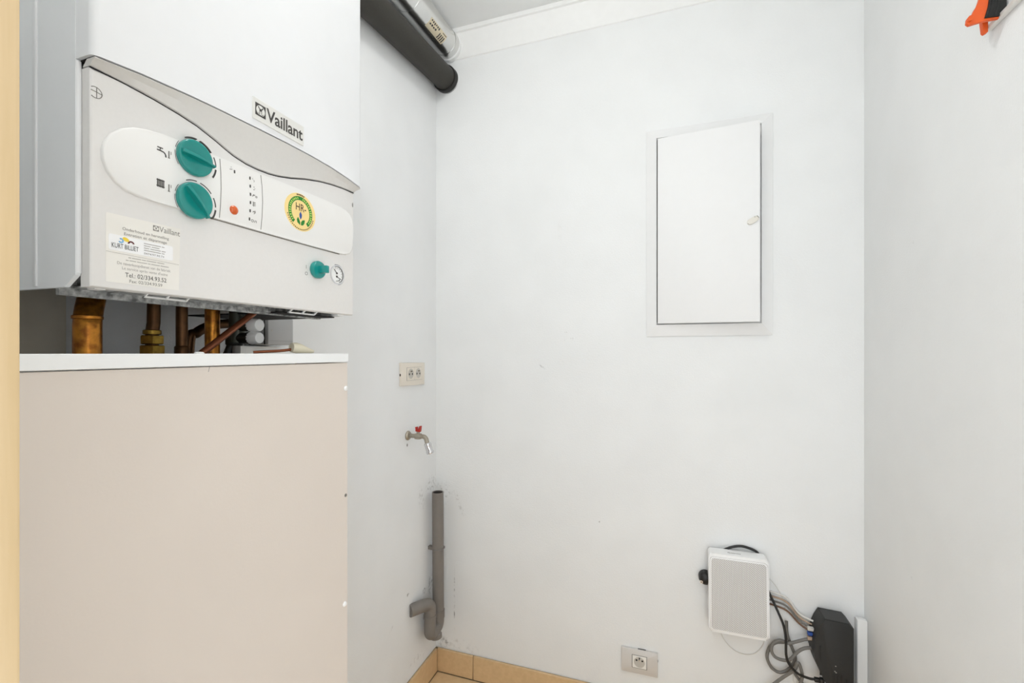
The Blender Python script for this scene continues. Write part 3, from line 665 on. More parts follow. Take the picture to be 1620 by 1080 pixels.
# black filling valve with two white knobs
v = thing('filling_valve', 'black filling valve with two white knobs beside the grey junction box', 'valve', (0.165, 0.5926, 1.2))
bm = B(); cyl(bm, (0.162, 0.5926, 1.268), (0.162, 0.5926, 1.345), 0.0125, 20); obj('body', bm, 'valve_olive', v)
bm = B(); lathe(bm, (0.156, 0.5926, 1.2625), (0, 0, 1), [(0, 0), (0, 0.0120), (0.003, 0.0140), (0.020, 0.0140), (0.022, 0.0120), (0.022, 0)], 20); obj('body_sleeve', bm, 'valve_black', v)
bm = B(); sweep(bm, spline([(0.150, 0.5926, 1.266), (0.146, 0.589, 1.250), (0.140, 0.580, 1.225)], 8), 0.0075, 14); obj('hose', bm, 'valve_black', v)
bm = B(); cyl(bm, (0.160, 0.5926, 1.20), (0.160, 0.5926, 1.264), 0.0065, 14); obj('spigot', bm, 'pvc_grey', v)
for z, r in ((1.2974, 0.0115), (1.2755, 0.0108)):
    bm = B(); cyl(bm, (0.165, 0.5926, z), (0.195, 0.5926, z), r * 0.88, 20); o = obj('stem', bm, 'valve_olive' if z > 1.29 else 'valve_black', v)
    bm = B(); lathe(bm, (0.194, 0.5926, z), (1, 0, 0), [(0, 0), (0, r), (0.003, r * 1.04), (0.004, r), (0.017, r * 0.95), (0.0195, r * 0.82), (0.0195, 0)], 24); kb = obj('knob', bm, 'white_plastic', v)
    bm = B()
    for k in range(14):
        a = 2 * math.pi * k / 14; box(bm, 0.1925, 0.1955, 0.5926 + math.cos(a) * r * 1.0 - 0.0009, 0.5926 + math.cos(a) * r + 0.0009, z + math.sin(a) * r - 0.0009, z + math.sin(a) * r + 0.0009)
    obj('knurl', bm, 'valve_black', kb, smooth=False)
# grey junction box and white trunking behind
j = thing('junction_box', 'grey plastic junction box on the wall under the boiler', 'junction box', (0.0, 0.776, 1.267))
bm = B(); box(bm, 0.0005, 0.056, 0.7425, 0.811, 1.2672, 1.3262, 0.002); obj('body', bm, 'jbox_grey', j)
bm = B(); box(bm, 0.0555, 0.0600, 0.7440, 0.8095, 1.2682, 1.3252); obj('seal', bm, 'jbox_seal', j, smooth=False)
bm = B(); box(bm, 0.0595, 0.0700, 0.7425, 0.811, 1.2672, 1.3262, 0.003); ld = obj('lid', bm, 'jbox_grey', j)
bm = B(); box(bm, 0.0699, 0.0703, 0.7440, 0.8095, 1.2755, 1.2760); obj('groove', bm, 'print_grey', ld, smooth=False)
bm = B(); box(bm, 0.0699, 0.0703, 0.7500, 0.7545, 1.2960, 1.3005); obj('mark', bm, 'print_light_grey', ld, smooth=False)
tr = obj('cable_trunking', box(B(), 0.0005, 0.034, 0.705, 0.855, 1.236, 1.2645, 0.0015), 'white_plastic'); tag(tr, 'short white trunking on the wall under the grey junction box', 'trunking')
# cream cord plug lying on the top board
pl = thing('cord_plug', 'cream cord plug lying on the white top board', 'plug', (0.285, 0.615, 1.2491))
bm = B(); sweep(bm, [(0.278, 0.597, 1.2590), (0.280, 0.605, 1.2583), (0.282, 0.613, 1.2572), (0.283, 0.622, 1.2552), (0.284, 0.632, 1.2534), (0.285, 0.6385, 1.2524)], [0.0080, 0.0090, 0.0078, 0.0056, 0.0040, 0.0026], 16); obj('body', bm, 'cream_plastic', pl)
bm = B(); sweep(bm, spline([(0.250, 0.548, 1.2510), (0.262, 0.566, 1.2524), (0.270, 0.582, 1.2535), (0.276, 0.598, 1.2555)], 6), 0.0024, 10); obj('cord', bm, 'copper_tube', pl)
cp = obj('screw_cap', lathe(B(), (0.300, 0.4232, 1.2490), (0, 0, 1), [(0, 0), (0, 0.0056), (0.0010, 0.0056), (0.0022, 0.0040), (0.0025, 0)], 20), 'white_plastic'); tag(cp, 'small white plastic cap lying on the top board below the boiler', 'cap')

# ------------------------------------------------------------------ flue pipes under the ceiling
bp = thing('flue_pipe', 'matt black pipe running along the wall under the silver duct', 'pipe', (0.05, 1.6, 2.27))
e = Vector((0.050, RY - 0.0008, 2.317)); q = Vector((0.0500, 0.23, 2.317 - 0.105 * 1.37))
bm = B(); cyl(bm, q, e, 0.0435, 40); obj('tube', bm, 'black_pipe', bp)
bm = B(); lathe(bm, e + (q - e).normalized() * 0.030, e - q, [(0, 0.0440), (0, 0.0482), (0.004, 0.0492), (0.026, 0.0492), (0.0285, 0.047)], 40); obj('collar', bm, 'black_rubber', bp)
bm = B(); lathe(bm, (0.050, RY - 0.0006, 2.317), (0, -1, 0), [(0, 0.047), (0.003, 0.050), (0.006, 0.0495), (0.0065, 0.047)], 40); wall_ring = obj('plaster_ring', bm, 'plaster', bp)
sd = thing('air_duct', 'shiny silver metal duct running under the ceiling above the black pipe', 'duct', (0.053, 1.6, 2.39))
e = Vector((0.062, RY - 0.030, 2.437)); q = Vector((0.062, 0.23, 2.437 - 0.060 * 1.35))
bm = B(); cyl(bm, q, e, 0.0490, 40); duct = obj('tube', bm, 'silver_foil', sd)
bm = B(); lathe(bm, e + (q - e).normalized() * 0.004, e - q, [(-0.018, 0.0492), (-0.018, 0.0505), (0.0, 0.0512), (0.014, 0.0512), (0.014, 0.049)], 40); obj('collar', bm, 'silver_foil', sd)
bm = B(); lathe(bm, (0.062, RY - 0.012, 2.436), (0, -1, 0), [(-0.011, 0.0515), (0.008, 0.0535), (0.012, 0.0500)], 40); obj('plaster_ring', bm, 'plaster', sd)
dd = (e - q).normalized()
bm = B(); sp = q + dd * (1.30 - 0.23); lathe(bm, sp, dd, [(0, 0.0490), (0, 0.0505), (0.02, 0.0505), (0.02, 0.0490)], 40); obj('duct_joint', bm, 'silver_foil', sd)
# printed label on the duct, curved to its surface
def on_duct(s, a, h=0.0):
    c = q + dd * (s - 0.23); return c + Vector((math.cos(a), 0, math.sin(a))) * (0.0490 + h)
def duct_patch(bm, s0, s1, a0, a1, h0, h1, n=6):
    pr = None
    for k in range(n + 1):
        a = a0 + (a1 - a0) * k / n
        r = [bm.verts.new(on_duct(s0, a, h0)), bm.verts.new(on_duct(s1, a, h0)), bm.verts.new(on_duct(s1, a, h1)), bm.verts.new(on_duct(s0, a, h1))]
        if pr:
            for i in range(4): bm.faces.new((pr[i], pr[(i + 1) % 4], r[(i + 1) % 4], r[i]))
        else: bm.faces.new(r)
        pr = r
    bm.faces.new(pr)
LA0, LA1 = math.radians(-72), math.radians(-30)
bm = B(); duct_patch(bm, 1.385, 1.500, LA0, LA1, -0.0005, 0.0004); lb = obj('duct_label', bm, 'label_tan', duct, smooth=False)
bm = B()
for k in range(4): duct_patch(bm, 1.458 + k * 0.010, 1.463 + k * 0.010, LA0 + 0.06, LA1 - 0.25, 0.0003, 0.0007, 4)
for k in range(6): duct_patch(bm, 1.392 + k * 0.010, 1.398 + k * 0.010, LA1 - 0.16 - 0.03 * (k % 3), LA1 - 0.06, 0.0003, 0.0007, 2)
for k in range(4): duct_patch(bm, 1.392 + k * 0.012, 1.400 + k * 0.012, LA1 - 0.42, LA1 - 0.32 + 0.03 * (k % 2), 0.0003, 0.0007, 2)
duct_patch(bm, 1.470, 1.497, LA1 - 0.12, LA1 - 0.07, 0.0003, 0.0007, 2)
obj('label_print', bm, 'print_dark', lb, smooth=False)

# ------------------------------------------------------------------ left wall: double socket, tap, drain pipe
s = thing('double_socket', 'cream double wall socket above the tap', 'socket', (0.0, 1.42, 1.135))
bm = B(); prism(bm, PX(0.0), [(1.3450, 1.1360), (1.4995, 1.1330), (1.5015, 1.2135), (1.3450, 1.2165)], 0.0005, 0.0095, 0.0025); obj('frame', bm, 'socket_cream', s)
bm = B(); box(bm, 0.004, 0.0100, 1.3765, 1.4780, 1.1525, 1.1990); obj('joint', bm, 'print_light_grey', s, smooth=False)
for k in (0, 1):
    y0 = 1.3780 + k * 0.0503; yc = y0 + 0.0242
    bm = B(); F = PX(0.0)
    outer = rrect(y0, y0 + 0.0485, 1.1535, 1.1980, 0.001, 2); 
    prism(bm, F, outer, 0.004, 0.0105); ins = obj('socket_insert', bm, 'socket_cream', s, smooth=False)
    bm = B(); arcband(bm, F, yc, 1.1765, 0.0178, 0.0196, 0, 360, 0.010, 0.0112, 28); obj('well_rim', bm, 'socket_cream', ins)
    bm = B(); prism(bm, F, ell(yc, 1.1765, 0.0178, 0.0178, 28), 0.009, 0.0107); obj('well', bm, 'socket_well', ins, smooth=False)
    bm = B(); prism(bm, F, ell(yc - 0.0095, 1.1750, 0.0030, 0.0036, 12), 0.010, 0.0110); prism(bm, F, ell(yc + 0.0095, 1.1750, 0.0030, 0.0036, 12), 0.010, 0.0110); obj('pin_hole', bm, 'socket_hole', ins, smooth=False)
    bm = B(); cyl(bm, (0.010, yc, 1.1850), (0.0165, yc, 1.1850), 0.0024, 12); obj('earth_pin', bm, 'tap_metal', ins)
bm = B(); box(bm, 0.002, 0.006, 1.3441, 1.3452, 1.170, 1.178); obj('release_slot', bm, 'gap_dark', s, smooth=False)

t = thing('wall_tap', 'metal hose tap with red lever on the wall below the double socket', 'tap', (0.0, 1.398, 0.957))
TY = 1.398; TZ = 0.9585
bm = B(); lathe(bm, (0.0005, TY, TZ), (1, 0, 0), [(0, 0), (0, 0.0165), (0.003, 0.0165), (0.008, 0.0125), (0.0095, 0.0085), (0.0095, 0)], 28); obj('flange', bm, 'tap_metal', t)
bm = B(); cyl(bm, (0.008, TY, TZ), (0.036, TY, TZ), 0.0078, 20); obj('inlet', bm, 'tap_metal', t)
bm = B(); lathe(bm, (0.030, TY, TZ), (1, 0, 0), [(0, 0.0078), (0.001, 0.0108), (0.014, 0.0118), (0.023, 0.0108), (0.025, 0.0080), (0.025, 0)], 6); obj('valve_body', bm, 'tap_metal', t, ang=25)
bm = B(); cyl(bm, (0.0425, TY, TZ + 0.008), (0.0425, TY, TZ + 0.019), 0.0058, 14); obj('stem', bm, 'tap_metal', t)
bm = B(); F = PY(TY - 0.006); prism(bm, F, [(0.0345, TZ + 0.017), (0.0500, TZ + 0.015), (0.0520, TZ + 0.020), (0.0535, TZ + 0.036), (0.0490, TZ + 0.036), (0.0478, TZ + 0.027), (0.0440, TZ + 0.024), (0.0400, TZ + 0.027), (0.0385, TZ + 0.033), (0.0335, TZ + 0.032)], -0.012, 0.0, 0.001); obj('lever', bm, 'red_lever', t, ang=30)
bm = B(); lathe(bm, (0.0425, TY, TZ + 0.021), (0, 0, 1), [(0, 0), (0, 0.0035), (0.006, 0.0030), (0.0065, 0)], 12); obj('lever_nut', bm, 'chrome', t)
bm = B(); sweep(bm, fillet([(0.052, TY, TZ), (0.0720, TY, TZ), (0.0805, TY, TZ - 0.030)], 0.014), 0.0078, 20); obj('spout', bm, 'tap_metal', t)
a = Vector((0.0790, TY, TZ - 0.0215)); dn = Vector((0.33, 0, -1)).normalized()
bm = B(); lathe(bm, a, dn, [(0, 0), (0, 0.0110), (0.002, 0.0130), (0.010, 0.0130), (0.011, 0.0122), (0.028, 0.0122), (0.029, 0.0130), (0.036, 0.0130), (0.038, 0.0115), (0.038, 0.0085), (0.034, 0.0080), (0.034, 0)], 24); nz_ = obj('hose_coupling', bm, 'chrome', t)

d = thing('drain_pipe', 'grey plastic standpipe with trap in the corner of the walls', 'pipe', (0.04, 1.55, 0.19))
PR = 0.0217; DX = 0.040
bm = B(); lathe(bm, (DX, 1.5497, 0.2377), (0, -0.010, 1), [(0, 0), (0, PR), (0.483, PR), (0.483, PR - 0.0028), (0.37, PR - 0.0028), (0.37, 0)], 32); obj('standpipe', bm, 'pvc_grey', d)
bm = B(); lathe(bm, (DX, 1.5450, 0.7015), (0, 0, 1), [(-0.03, 0), (-0.03, PR - 0.0030), (0.0165, PR - 0.0030)], 32); obj('bore', bm, 'pvc_inside', d)
bm = B(); lathe(bm, (DX, 1.5497, 0.2418), (0, 0, 1), [(0, PR), (0, PR + 0.002), (0.030, PR + 0.002), (0.031, PR)], 32); obj('coupling', bm, 'pvc_grey', d)
ub = fillet([(DX, 1.5497, 0.2510), (DX, 1.5497, 0.2110), (DX, 1.4860, 0.2110), (DX, 1.4860, 0.2377)], 0.030, 12)
bm = B(); sweep(bm, [(DX, 1.5497, 0.2613)] + ub + [(DX, 1.4860, 0.2817)], PR, 28); obj('trap_bend', bm, 'pvc_grey', d)
bm = B(); lathe(bm, (DX, 1.4860, 0.2746), (0, 0, 1), [(0, PR), (0, PR + 0.0016), (0.012, PR + 0.0016), (0.012, PR)], 28); obj('coupling', bm, 'pvc_grey', d)
bm = B(); sweep(bm, fillet([(DX, 1.4860, 0.2766), (DX, 1.4860, 0.3260), (0.030, 1.4560, 0.3330), (0.0010, 1.4100, 0.3330)], 0.026, 12), PR, 28); obj('outlet_elbow', bm, 'pvc_grey', d)
bm = B(); lathe(bm, (DX + 0.004, 1.5220, 0.1960), (0.10, -0.05, -1), [(-0.010, 0.0170), (-0.002, 0.0205), (0.0, 0.0226), (0.0135, 0.0226), (0.0155, 0.0205), (0.0155, 0)], 28); obj('cleaning_plug', bm, 'pvc_grey', d)
bm = B(); arc = []
for k in range(13):
    a = math.radians(-118 + k * 20); arc.append((DX + math.cos(a) * (PR + 0.002), 1.5475 + math.sin(a) * (PR + 0.002), 0.505 + 0.004 * math.cos(a)))
sweep(bm, arc, 0.0030, 8); box(bm, 0.0005, 0.024, 1.540, 1.556, 0.499, 0.511); obj('pipe_clip', bm, 'pvc_grey', d)

# ------------------------------------------------------------------ back wall: cabinet, socket, white box, router, cables
cb = thing('electrical_cabinet', 'white flush electrical cabinet with its door ajar', 'cabinet', (0.99, RY, 1.3056))
x0, x1, z0, z1 = 0.7995, 1.1778, 1.3057, 1.9965
ix0, ix1, iz0, iz1 = 0.8330, 1.1440, 1.3430, 1.9640
bm = B(); yb, yf = RY - 0.0005, RY - 0.017
o_ = [(x0, z0), (x1, z0), (x1, z1), (x0, z1)]; i_ = [(ix0, iz0), (ix1, iz0), (ix1, iz1), (ix0, iz1)]
V = lambda P, y: [bm.verts.new((a, y, b)) for a, b in P]
r0 = V(o_, yb); r1 = V(o_, yb - 0.003); r2 = V(i_, yf); r3 = V(i_, yb)
for A, Bq in ((r0, r1), (r1, r2), (r2, r3)):
    for k in range(4): bm.faces.new((A[k], A[(k + 1) % 4], Bq[(k + 1) % 4], Bq[k]))
for k in range(4): bm.faces.new((r3[k], r3[(k + 1) % 4], r0[(k + 1) % 4], r0[k]))
obj('frame', bm, 'cabinet_frame', cb, smooth=False)
bm = B(); box(bm, ix0, ix1, RY - 0.004, RY - 0.0008, iz0, iz1); obj('inner_cover', bm, 'cabinet_white', cb, smooth=False)
# door hinged on its left edge, ajar; built in place at its angle
hx, hy = 0.8372, RY - 0.0165; ang = math.radians(6.2); DW = 0.2985; ca, sa = math.cos(ang), math.sin(ang)
def GD(s, t, h=0.0):       # s along the door, h towards the room
    return Vector((hx + s * ca - h * sa, hy - s * sa - h * ca, t))
bm = B(); prism(bm, GD, [(0, 1.3470), (DW, 1.3450), (DW, 1.9570), (0, 1.9590)], -0.0015, 0.0085, 0.0012); dor = obj('door', bm, 'cabinet_white', cb, ang=30)
bm = B(); box(bm, hx - 0.0028, hx - 0.0004, hy - 0.004, hy + 0.004, 1.350, 1.956); obj('hinge_gap', bm, 'gap_dark', cb, smooth=False)
bm = B(); c = math.radians(28); pts = [(0.2795 + a * math.cos(c) - b * math.sin(c), 1.6535 + a * math.sin(c) + b * math.cos(c)) for a, b in rrect(-0.017, 0.017, -0.0082, 0.0082, 0.0080, 5)]
prism(bm, GD, pts, 0.0070, 0.0135, 0.002); la = obj('latch', bm, 'latch', dor)
bm = B(); line(bm, GD, (0.2900, 1.6655), (0.2955, 1.6590), 0.0018, 0.013, 0.0140); line(bm, GD, (0.2835, 1.6630), (0.2850, 1.6612), 0.0018, 0.013, 0.0140); obj('latch_mark', bm, 'print_grey', la, smooth=False)

s = thing('wall_socket', 'wide grey-white plate with one socket low on the back wall', 'socket', (0.777, RY, 0.163))
F = PY(RY)
bm = B(); prism(bm, F, rrect(0.7178, 0.8366, 0.1632, 0.2435, 0.002, 3), 0.0005, 0.0100, 0.002); obj('plate', bm, 'socket_plate_grey', s)
bm = B(); box(bm, 0.7528, 0.8020, RY - 0.0104, RY - 0.004, 0.1822, 0.2260); obj('joint', bm, 'print_dark', s, smooth=False)
bm = B(); box(bm, 0.7545, 0.8005, RY - 0.0115, RY - 0.004, 0.1835, 0.2248, 0.0006, 1); ins = obj('socket_insert', bm, 'socket_white', s)
sc = (0.7775, 0.2042)
bm = B(); prism(bm, F, ell(sc[0], sc[1], 0.0186, 0.0186, 32), 0.010, 0.0117); obj('well', bm, 'socket_well', ins, smooth=False)
bm = B(); arcband(bm, F, sc[0], sc[1], 0.0180, 0.0196, 0, 360, 0.011, 0.0124, 32); obj('well_rim', bm, 'socket_white', ins)
bm = B(); prism(bm, F, ell(sc[0] - 0.0095, sc[1] + 0.006, 0.0030, 0.0030, 12), 0.011, 0.0121); prism(bm, F, ell(sc[0] + 0.0095, sc[1] + 0.006, 0.0030, 0.0030, 12), 0.011, 0.0121); prism(bm, F, ell(sc[0], sc[1] + 0.0135, 0.0022, 0.0022, 12), 0.011, 0.0121); obj('pin_hole', bm, 'socket_hole', ins, smooth=False)
bm = B(); cyl(bm, (sc[0], RY - 0.011, sc[1] + 0.009), (sc[0], RY - 0.017, sc[1] + 0.009), 0.0024, 12); obj('earth_pin', bm, 'chrome', ins)
bm = B(); line(bm, F, (0.7720, 0.2440), (0.7980, 0.2440), 0.0012, 0.0005, 0.004); obj('release_slot', bm, 'print_dark', s, smooth=False); bm = B(); line(bm, F, (0.8370, 0.214), (0.8370, 0.220), 0.0012, 0.002, 0.006); obj('release_slot', bm, 'print_dark', s, smooth=False)

# white perforated box, leaning slightly
wbx = thing('speaker_box', 'white plastic box with perforated grille front low on the back wall', 'speaker', (1.08, RY, 0.39))
TILT = math.radians(2.0)
def GW(s, t, h=0.0):        # s=x, t height above the box's base, h out from its back plane; base leans out
    y = RY - 0.018 + t * math.sin(TILT) - h * math.cos(TILT); return Vector((s, y, 0.384 + t * math.cos(TILT) + h * math.sin(TILT) * 0.0))
bx0, bx1, bh, bt = 0.990, 1.1575, 0.2400, 0.046
bm = B(); prism(bm, GW, rrect(bx0, bx1, 0, bh, 0.010, 5), 0.0, bt, 0.006, 3); body = obj('housing', bm, 'device_white', wbx, ang=35)
bm = B(); prism(bm, GW, rrect(bx0 + 0.0035, bx1 - 0.0035, 0.006, bh - 0.010, 0.012, 6), bt - 0.002, bt + 0.0022, 0.001); fr_ = obj('grille_frame', bm, 'device_white', wbx)
bm = B(); prism(bm, GW, rrect(bx0 + 0.0030, bx1 - 0.0030, 0.0055, bh - 0.0095, 0.012, 6), bt - 0.002, bt + 0.0006); obj('frame_joint', bm, 'print_light_grey', wbx, smooth=False)
bm = B(); prism(bm, GW, rrect(bx0 + 0.0075, bx1 - 0.0075, 0.0095, bh - 0.0135, 0.009, 6), bt, bt + 0.0028); obj('grille', bm, 'grille', wbx, smooth=False)
def GT(s, t, h=0.0): return Vector((s, RY - 0.018 + bh * math.sin(TILT) - 0.046 + t, 0.384 + bh * math.cos(TILT) + h))
bm = B()
for k in range(9): line(bm, GT, (1.046 + k * 0.0042, 0.020), (1.0488 + k * 0.0042, 0.020), 0.0040, -0.0005, 0.0003)
obj('name_print', bm, 'print_grey', wbx, smooth=False)
# wall mount behind the box so that it hangs on the wall
bm = B(); box(bm, 1.03, 1.12, RY - 0.0255, RY - 0.0005, 0.42, 0.60); obj('wall_mount', bm, 'device_white', wbx, smooth=False)

pg = thing('power_plug', 'round black power plug beside the white grille box', 'plug', (0.977, RY, 0.524))
bm = B(); lathe(bm, (0.9830, RY - 0.0012, 0.5255), (0, -1, 0), [(0, 0), (0, 0.0205), (0.018, 0.0205), (0.026, 0.0175), (0.032, 0.010), (0.032, 0)], 24); obj('body', bm, 'cable_black', pg)
bm = B(); cyl(bm, (0.9700, RY - 0.024, 0.5180), (0.9700, RY - 0.0335, 0.5180), 0.0045, 14); oo = obj('contact', bm, 'chrome', pg)
bm = B(); cyl(bm, (0.9700, RY - 0.030, 0.5180), (0.9700, RY - 0.0338, 0.5180), 0.0020, 10); obj('contact_hole', bm, 'cable_black', oo)

def cable(name, pts, r, m, label, cat='cable', group=None, n=8, seg=10):
    bm = B(); sweep(bm, spline(pts, n), r, seg); o = obj(name, bm, m); return tag(o, label, cat, group)
YB = RY
cable('black_cable', [(1.005, 1.6015, 0.560), (1.0268, 1.6015, 0.606), (1.0505, 1.6015, 0.6255), (1.0846, 1.6015, 0.6370), (1.1129, 1.6015, 0.6335), (1.134, 1.6015, 0.6240), (1.1466, 1.6015, 0.600)], 0.0038, 'cable_black', 'black cord arching over the top of the white grille box', group=None)
cable('black_cable', [(1.1480, 1.6015, 0.552), (1.1560, 1.6000, 0.530), (1.1660, 1.593, 0.506), (1.1833, 1.570, 0.468), (1.1984, 1.563, 0.429), (1.2034, 1.558, 0.392), (1.2034, 1.553, 0.345), (1.2133, 1.552, 0.3186), (1.2347, 1.552, 0.2989), (1.262, 1.552, 0.2925), (1.2742, 1.552, 0.2928)], 0.0036, 'cable_black', 'black power cord hanging from the white grille box to the router')
GC = 'grey cables beside the router'
cable('data_cable', [(1.290, 1.578, 0.4005), (1.2596, 1.578, 0.3911), (1.2266, 1.578, 0.3748), (1.2132, 1.578, 0.3701), (1.1931, 1.577, 0.3755), (1.1744, 1.576, 0.3639), (1.1676, 1.574, 0.3431), (1.1778, 1.573, 0.3241), (1.2015, 1.572, 0.3197), (1.2183, 1.569, 0.3291), (1.2382, 1.569, 0.3563), (1.2596, 1.570, 0.3703), (1.290, 1.572, 0.3736)], 0.0046, 'cable_grey', 'grey cable in one small loop with both ends at the router', group=GC)
cable('data_cable', [(1.2116, 1.590, 0.430), (1.2130, 1.590, 0.395), (1.2216, 1.590, 0.3642), (1.2349, 1.590, 0.3232), (1.2216, 1.590, 0.2897), (1.1948, 1.589, 0.2701), (1.171, 1.589, 0.2801), (1.159, 1.589, 0.3103), (1.1676, 1.591, 0.3412), (1.1846, 1.594, 0.3564), (1.2065, 1.597, 0.3600)], 0.0046, 'cable_grey', 'grey cable curled in the largest loop under the white grille box', group=GC)
cable('data_cable', [(1.120, 1.580, 0.170), (1.1581, 1.578, 0.2186), (1.2005, 1.574, 0.2672), (1.2271, 1.566, 0.3000), (1.2354, 1.562, 0.3265), (1.2436, 1.563, 0.3094), (1.2469, 1.564, 0.2818), (1.2354, 1.566, 0.2374), (1.225, 1.570, 0.18)], 0.0046, 'cable_grey', 'grey cable bent in a narrow hairpin with both ends hanging down', group=GC)
cable('data_cable', [(1.2150, 1.579, 0.3142), (1.2300, 1.577, 0.2850), (1.2387, 1.576, 0.2720), (1.2746, 1.575, 0.2300), (1.300, 1.580, 0.18)], 0.0042, 'cable_grey', 'short straight grey cable slanting down below the router plug', group=GC)
cable('thin_wire', [(1.0287, 1.6035, 0.400), (1.0300, 1.6035, 0.3529), (1.0472, 1.6035, 0.3203), (1.0746, 1.6035, 0.2999), (1.1017, 1.6035, 0.2957), (1.1284, 1.6035, 0.3055), (1.1496, 1.6035, 0.3338), (1.156, 1.6035, 0.3678)], 0.0012, 'cable_white', 'thin pale wire looping below the white grille box')
cable('thin_wire', [(1.140, 1.6035, 0.565), (1.1650, 1.6035, 0.548), (1.185, 1.6035, 0.528), (1.205, 1.602, 0.490), (1.215, 1.600, 0.45)], 0.0011, 'cable_white', 'thin pale wire running from behind the white grille box')
GW_ = 'patch wires between the white box and the router'
for k, (zz, m, w) in enumerate(((0.510, 'cable_white', 'white'), (0.497, 'cable_tan', 'tan'), (0.484, 'cable_grey', 'grey'), (0.471, 'cable_brown', 'brown'))):
    cable('patch_wire', [(1.146, 1.6025, zz), (1.180, 1.6015, zz - 0.004), (1.215, 1.5995, zz - 0.014), (1.245, 1.596, 0.458 - 0.010 * k), (1.268, 1.588, 0.449 - 0.011 * k), (1.289, 1.580, 0.446 - 0.0115 * k)], 0.0027, m, '%s patch wire between the white grille box and the router' % w, group=GW_)

rt = thing('router', 'black wall-mounted router with curved edge in the corner', 'router', (1.32, RY, 0.22))
F = PY(RY)
edge = spline([(a, b, 0) for a, b in ((1.2965, 0.4830), (1.2855, 0.4620), (1.2765, 0.4360), (1.2715, 0.4060), (1.2712, 0.3760), (1.2770, 0.3480), (1.2915, 0.3140), (1.3080, 0.2800), (1.3300, 0.225))], 4)
poly = [(1.3670, 0.225), (1.3670, 0.4690), (1.3560, 0.4800)] + [(q_.x, q_.y) for q_ in edge]
bm = B(); prism(bm, F, poly, 0.006, 0.074, 0.002, 2); rb = obj('housing', bm, 'router_black', rt, ang=25)
bm = B(); prism(bm, F, [(1.2975, 0.4835), (1.3562, 0.4805), (1.3562, 0.4813), (1.2975, 0.4843)], 0.010, 0.072); obj('lit_top_skin', bm, 'router_top_lit', rb, smooth=False)  # thin sheet painting the lighter, lit look of the top face
bm = B(); box(bm, 1.30, 1.36, RY - 0.0075, RY - 0.0005, 0.28, 0.44); obj('wall_mount', bm, 'router_black', rt, smooth=False)
bm = B()
for k in range(3): box(bm, 1.3180 + k * 0.008, 1.3225 + k * 0.008, RY - 0.0752, RY - 0.0735, 0.300, 0.332)
box(bm, 1.346, 1.352, RY - 0.0752, RY - 0.0735, 0.312, 0.322); obj('vent_slot', bm, 'cable_black', rb, smooth=False)
bm = B(); box(bm, 1.2835, 1.2865, RY - 0.0752, RY - 0.0735, 0.365, 0.405); obj('port_slot', bm, 'cable_black', rb, smooth=False)
bm = B()
for (a, b) in ((1.3210, 0.3540), (1.3190, 0.3390), (1.322, 0.336)): box(bm, a, a + 0.003, RY - 0.0753, RY - 0.0735, b, b + 0.002)
obj('status_light', bm, 'print_light_grey', rb, smooth=False)
bm = B(); box(bm, 1.2748, 1.2900, 1.5465, 1.5575, 0.2870, 0.2985, 0.002); box(bm, 1.2890, 1.3000, 1.5450, 1.5590, 0.2850, 0.3005, 0.002); obj('power_connector', bm, 'cable_black', rt)
for k, (zz, m) in enumerate(((0.432, 'clear_plug'), (0.418, 'hr_blue'), (0.405, 'cable_tan'))):
    bm = B(); box(bm, 1.2610, 1.2780, 1.5600, 1.5720, zz - 0.0045, zz + 0.0045, 0.001); o = obj('network_plug', bm, m, rt)
wx = obj('wall_box', prism(B(), PY(RY), rrect(1.232, 1.300, 0.235, 0.372, 0.012, 5), 0.0005, 0.012, 0.003), 'white_plastic'); tag(wx, 'white wall box behind the grey cables beside the router', 'wall box')
tk = obj('cable_trunking', box(B(), 1.3885, RX - 0.0008, RY - 0.030, RY - 0.013, 0.0915, 0.476, 0.003), 'white_plastic'); tag(tk, 'white vertical trunking in the corner beside the router', 'trunking')
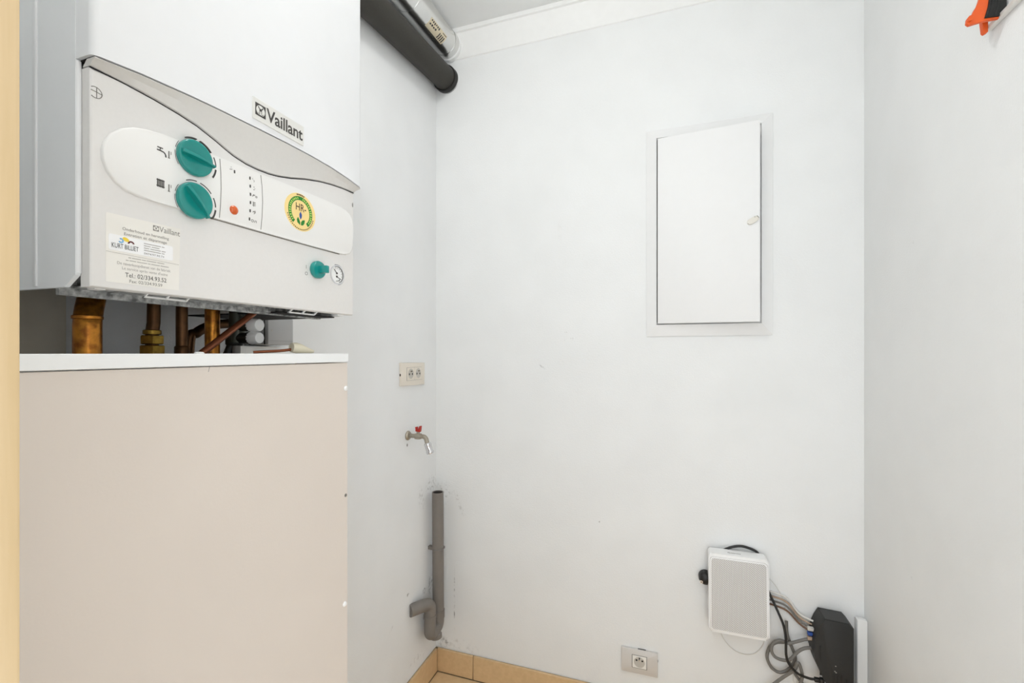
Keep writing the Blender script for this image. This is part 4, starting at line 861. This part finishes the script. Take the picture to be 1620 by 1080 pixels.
bm = B(); box(bm, 1.392, RX - 0.003, RY - 0.014, RY - 0.0003, 0.10, 0.47); obj('back_plate', bm, 'white_plastic', tk, smooth=False)

# ------------------------------------------------------------------ right wall: tool holder on its rail
h = thing('tool_holder', 'orange and black tool holder on a white rail', 'tool holder', (RX, 0.99, 1.82))
bm = B(); box(bm, 1.4050, RX - 0.0005, 0.55, 1.0440, 1.8215, 1.8290, 0.0015); obj('rail', bm, 'rail_white', h)
F = PY(1.003)
cl = B(); prism(cl, F, [(1.3636, 1.8166), (1.3602, 1.8207), (1.3610, 1.8282), (1.3645, 1.8334), (1.3679, 1.8331), (1.3705, 1.8412), (1.3747, 1.8478), (1.3773, 1.8569), (1.3807, 1.8778), (1.3916, 1.8749), (1.3899, 1.8537), (1.3883, 1.8411), (1.3832, 1.8228), (1.4040, 1.8225), (1.4040, 1.8195), (1.3832, 1.8195)][::-1], -0.005, 0.0, 0.0008)
obj('jaw', cl, 'holder_orange', h, ang=30)
bm = B(); cyl(bm, (1.3640, 0.9985, 1.8245), (1.3640, 1.0070, 1.8245), 0.0030, 14); obj('jaw_lip', bm, 'holder_orange', h)
bm = B(); prism(bm, F, [(1.3838, 1.8232), (1.4040, 1.8226), (1.4040, 1.8300), (1.4130, 1.8305), (1.4130, 1.8780), (1.3920, 1.8780), (1.3903, 1.8537), (1.3887, 1.8411)], -0.004, 0.0015); rbk = obj('grip_pad', bm, 'holder_black', h, smooth=False)
for k in range(4):
    bm = B(); x = 1.3862 + k * 0.0040; sweep(bm, [(x, 1.0015, 1.8245), (x + 0.004, 1.0015, 1.8411), (x + 0.008, 1.0015, 1.8760)], 0.0012, 8); obj('rib', bm, 'holder_black', rbk)
bm = B(); prism(bm, PY(1.036), [(1.3960, 1.8352), (1.3977, 1.8169), (1.4003, 1.8141), (1.4046, 1.8160), (1.4046, 1.8400), (1.3960, 1.8400)][::-1], -0.004, 0.004, 0.0008); obj('foot', bm, 'holder_orange', h)
bm = B(); box(bm, 1.3990, 1.4046, 1.005, 1.033, 1.8330, 1.8400); obj('stem', bm, 'holder_orange', h, smooth=False)
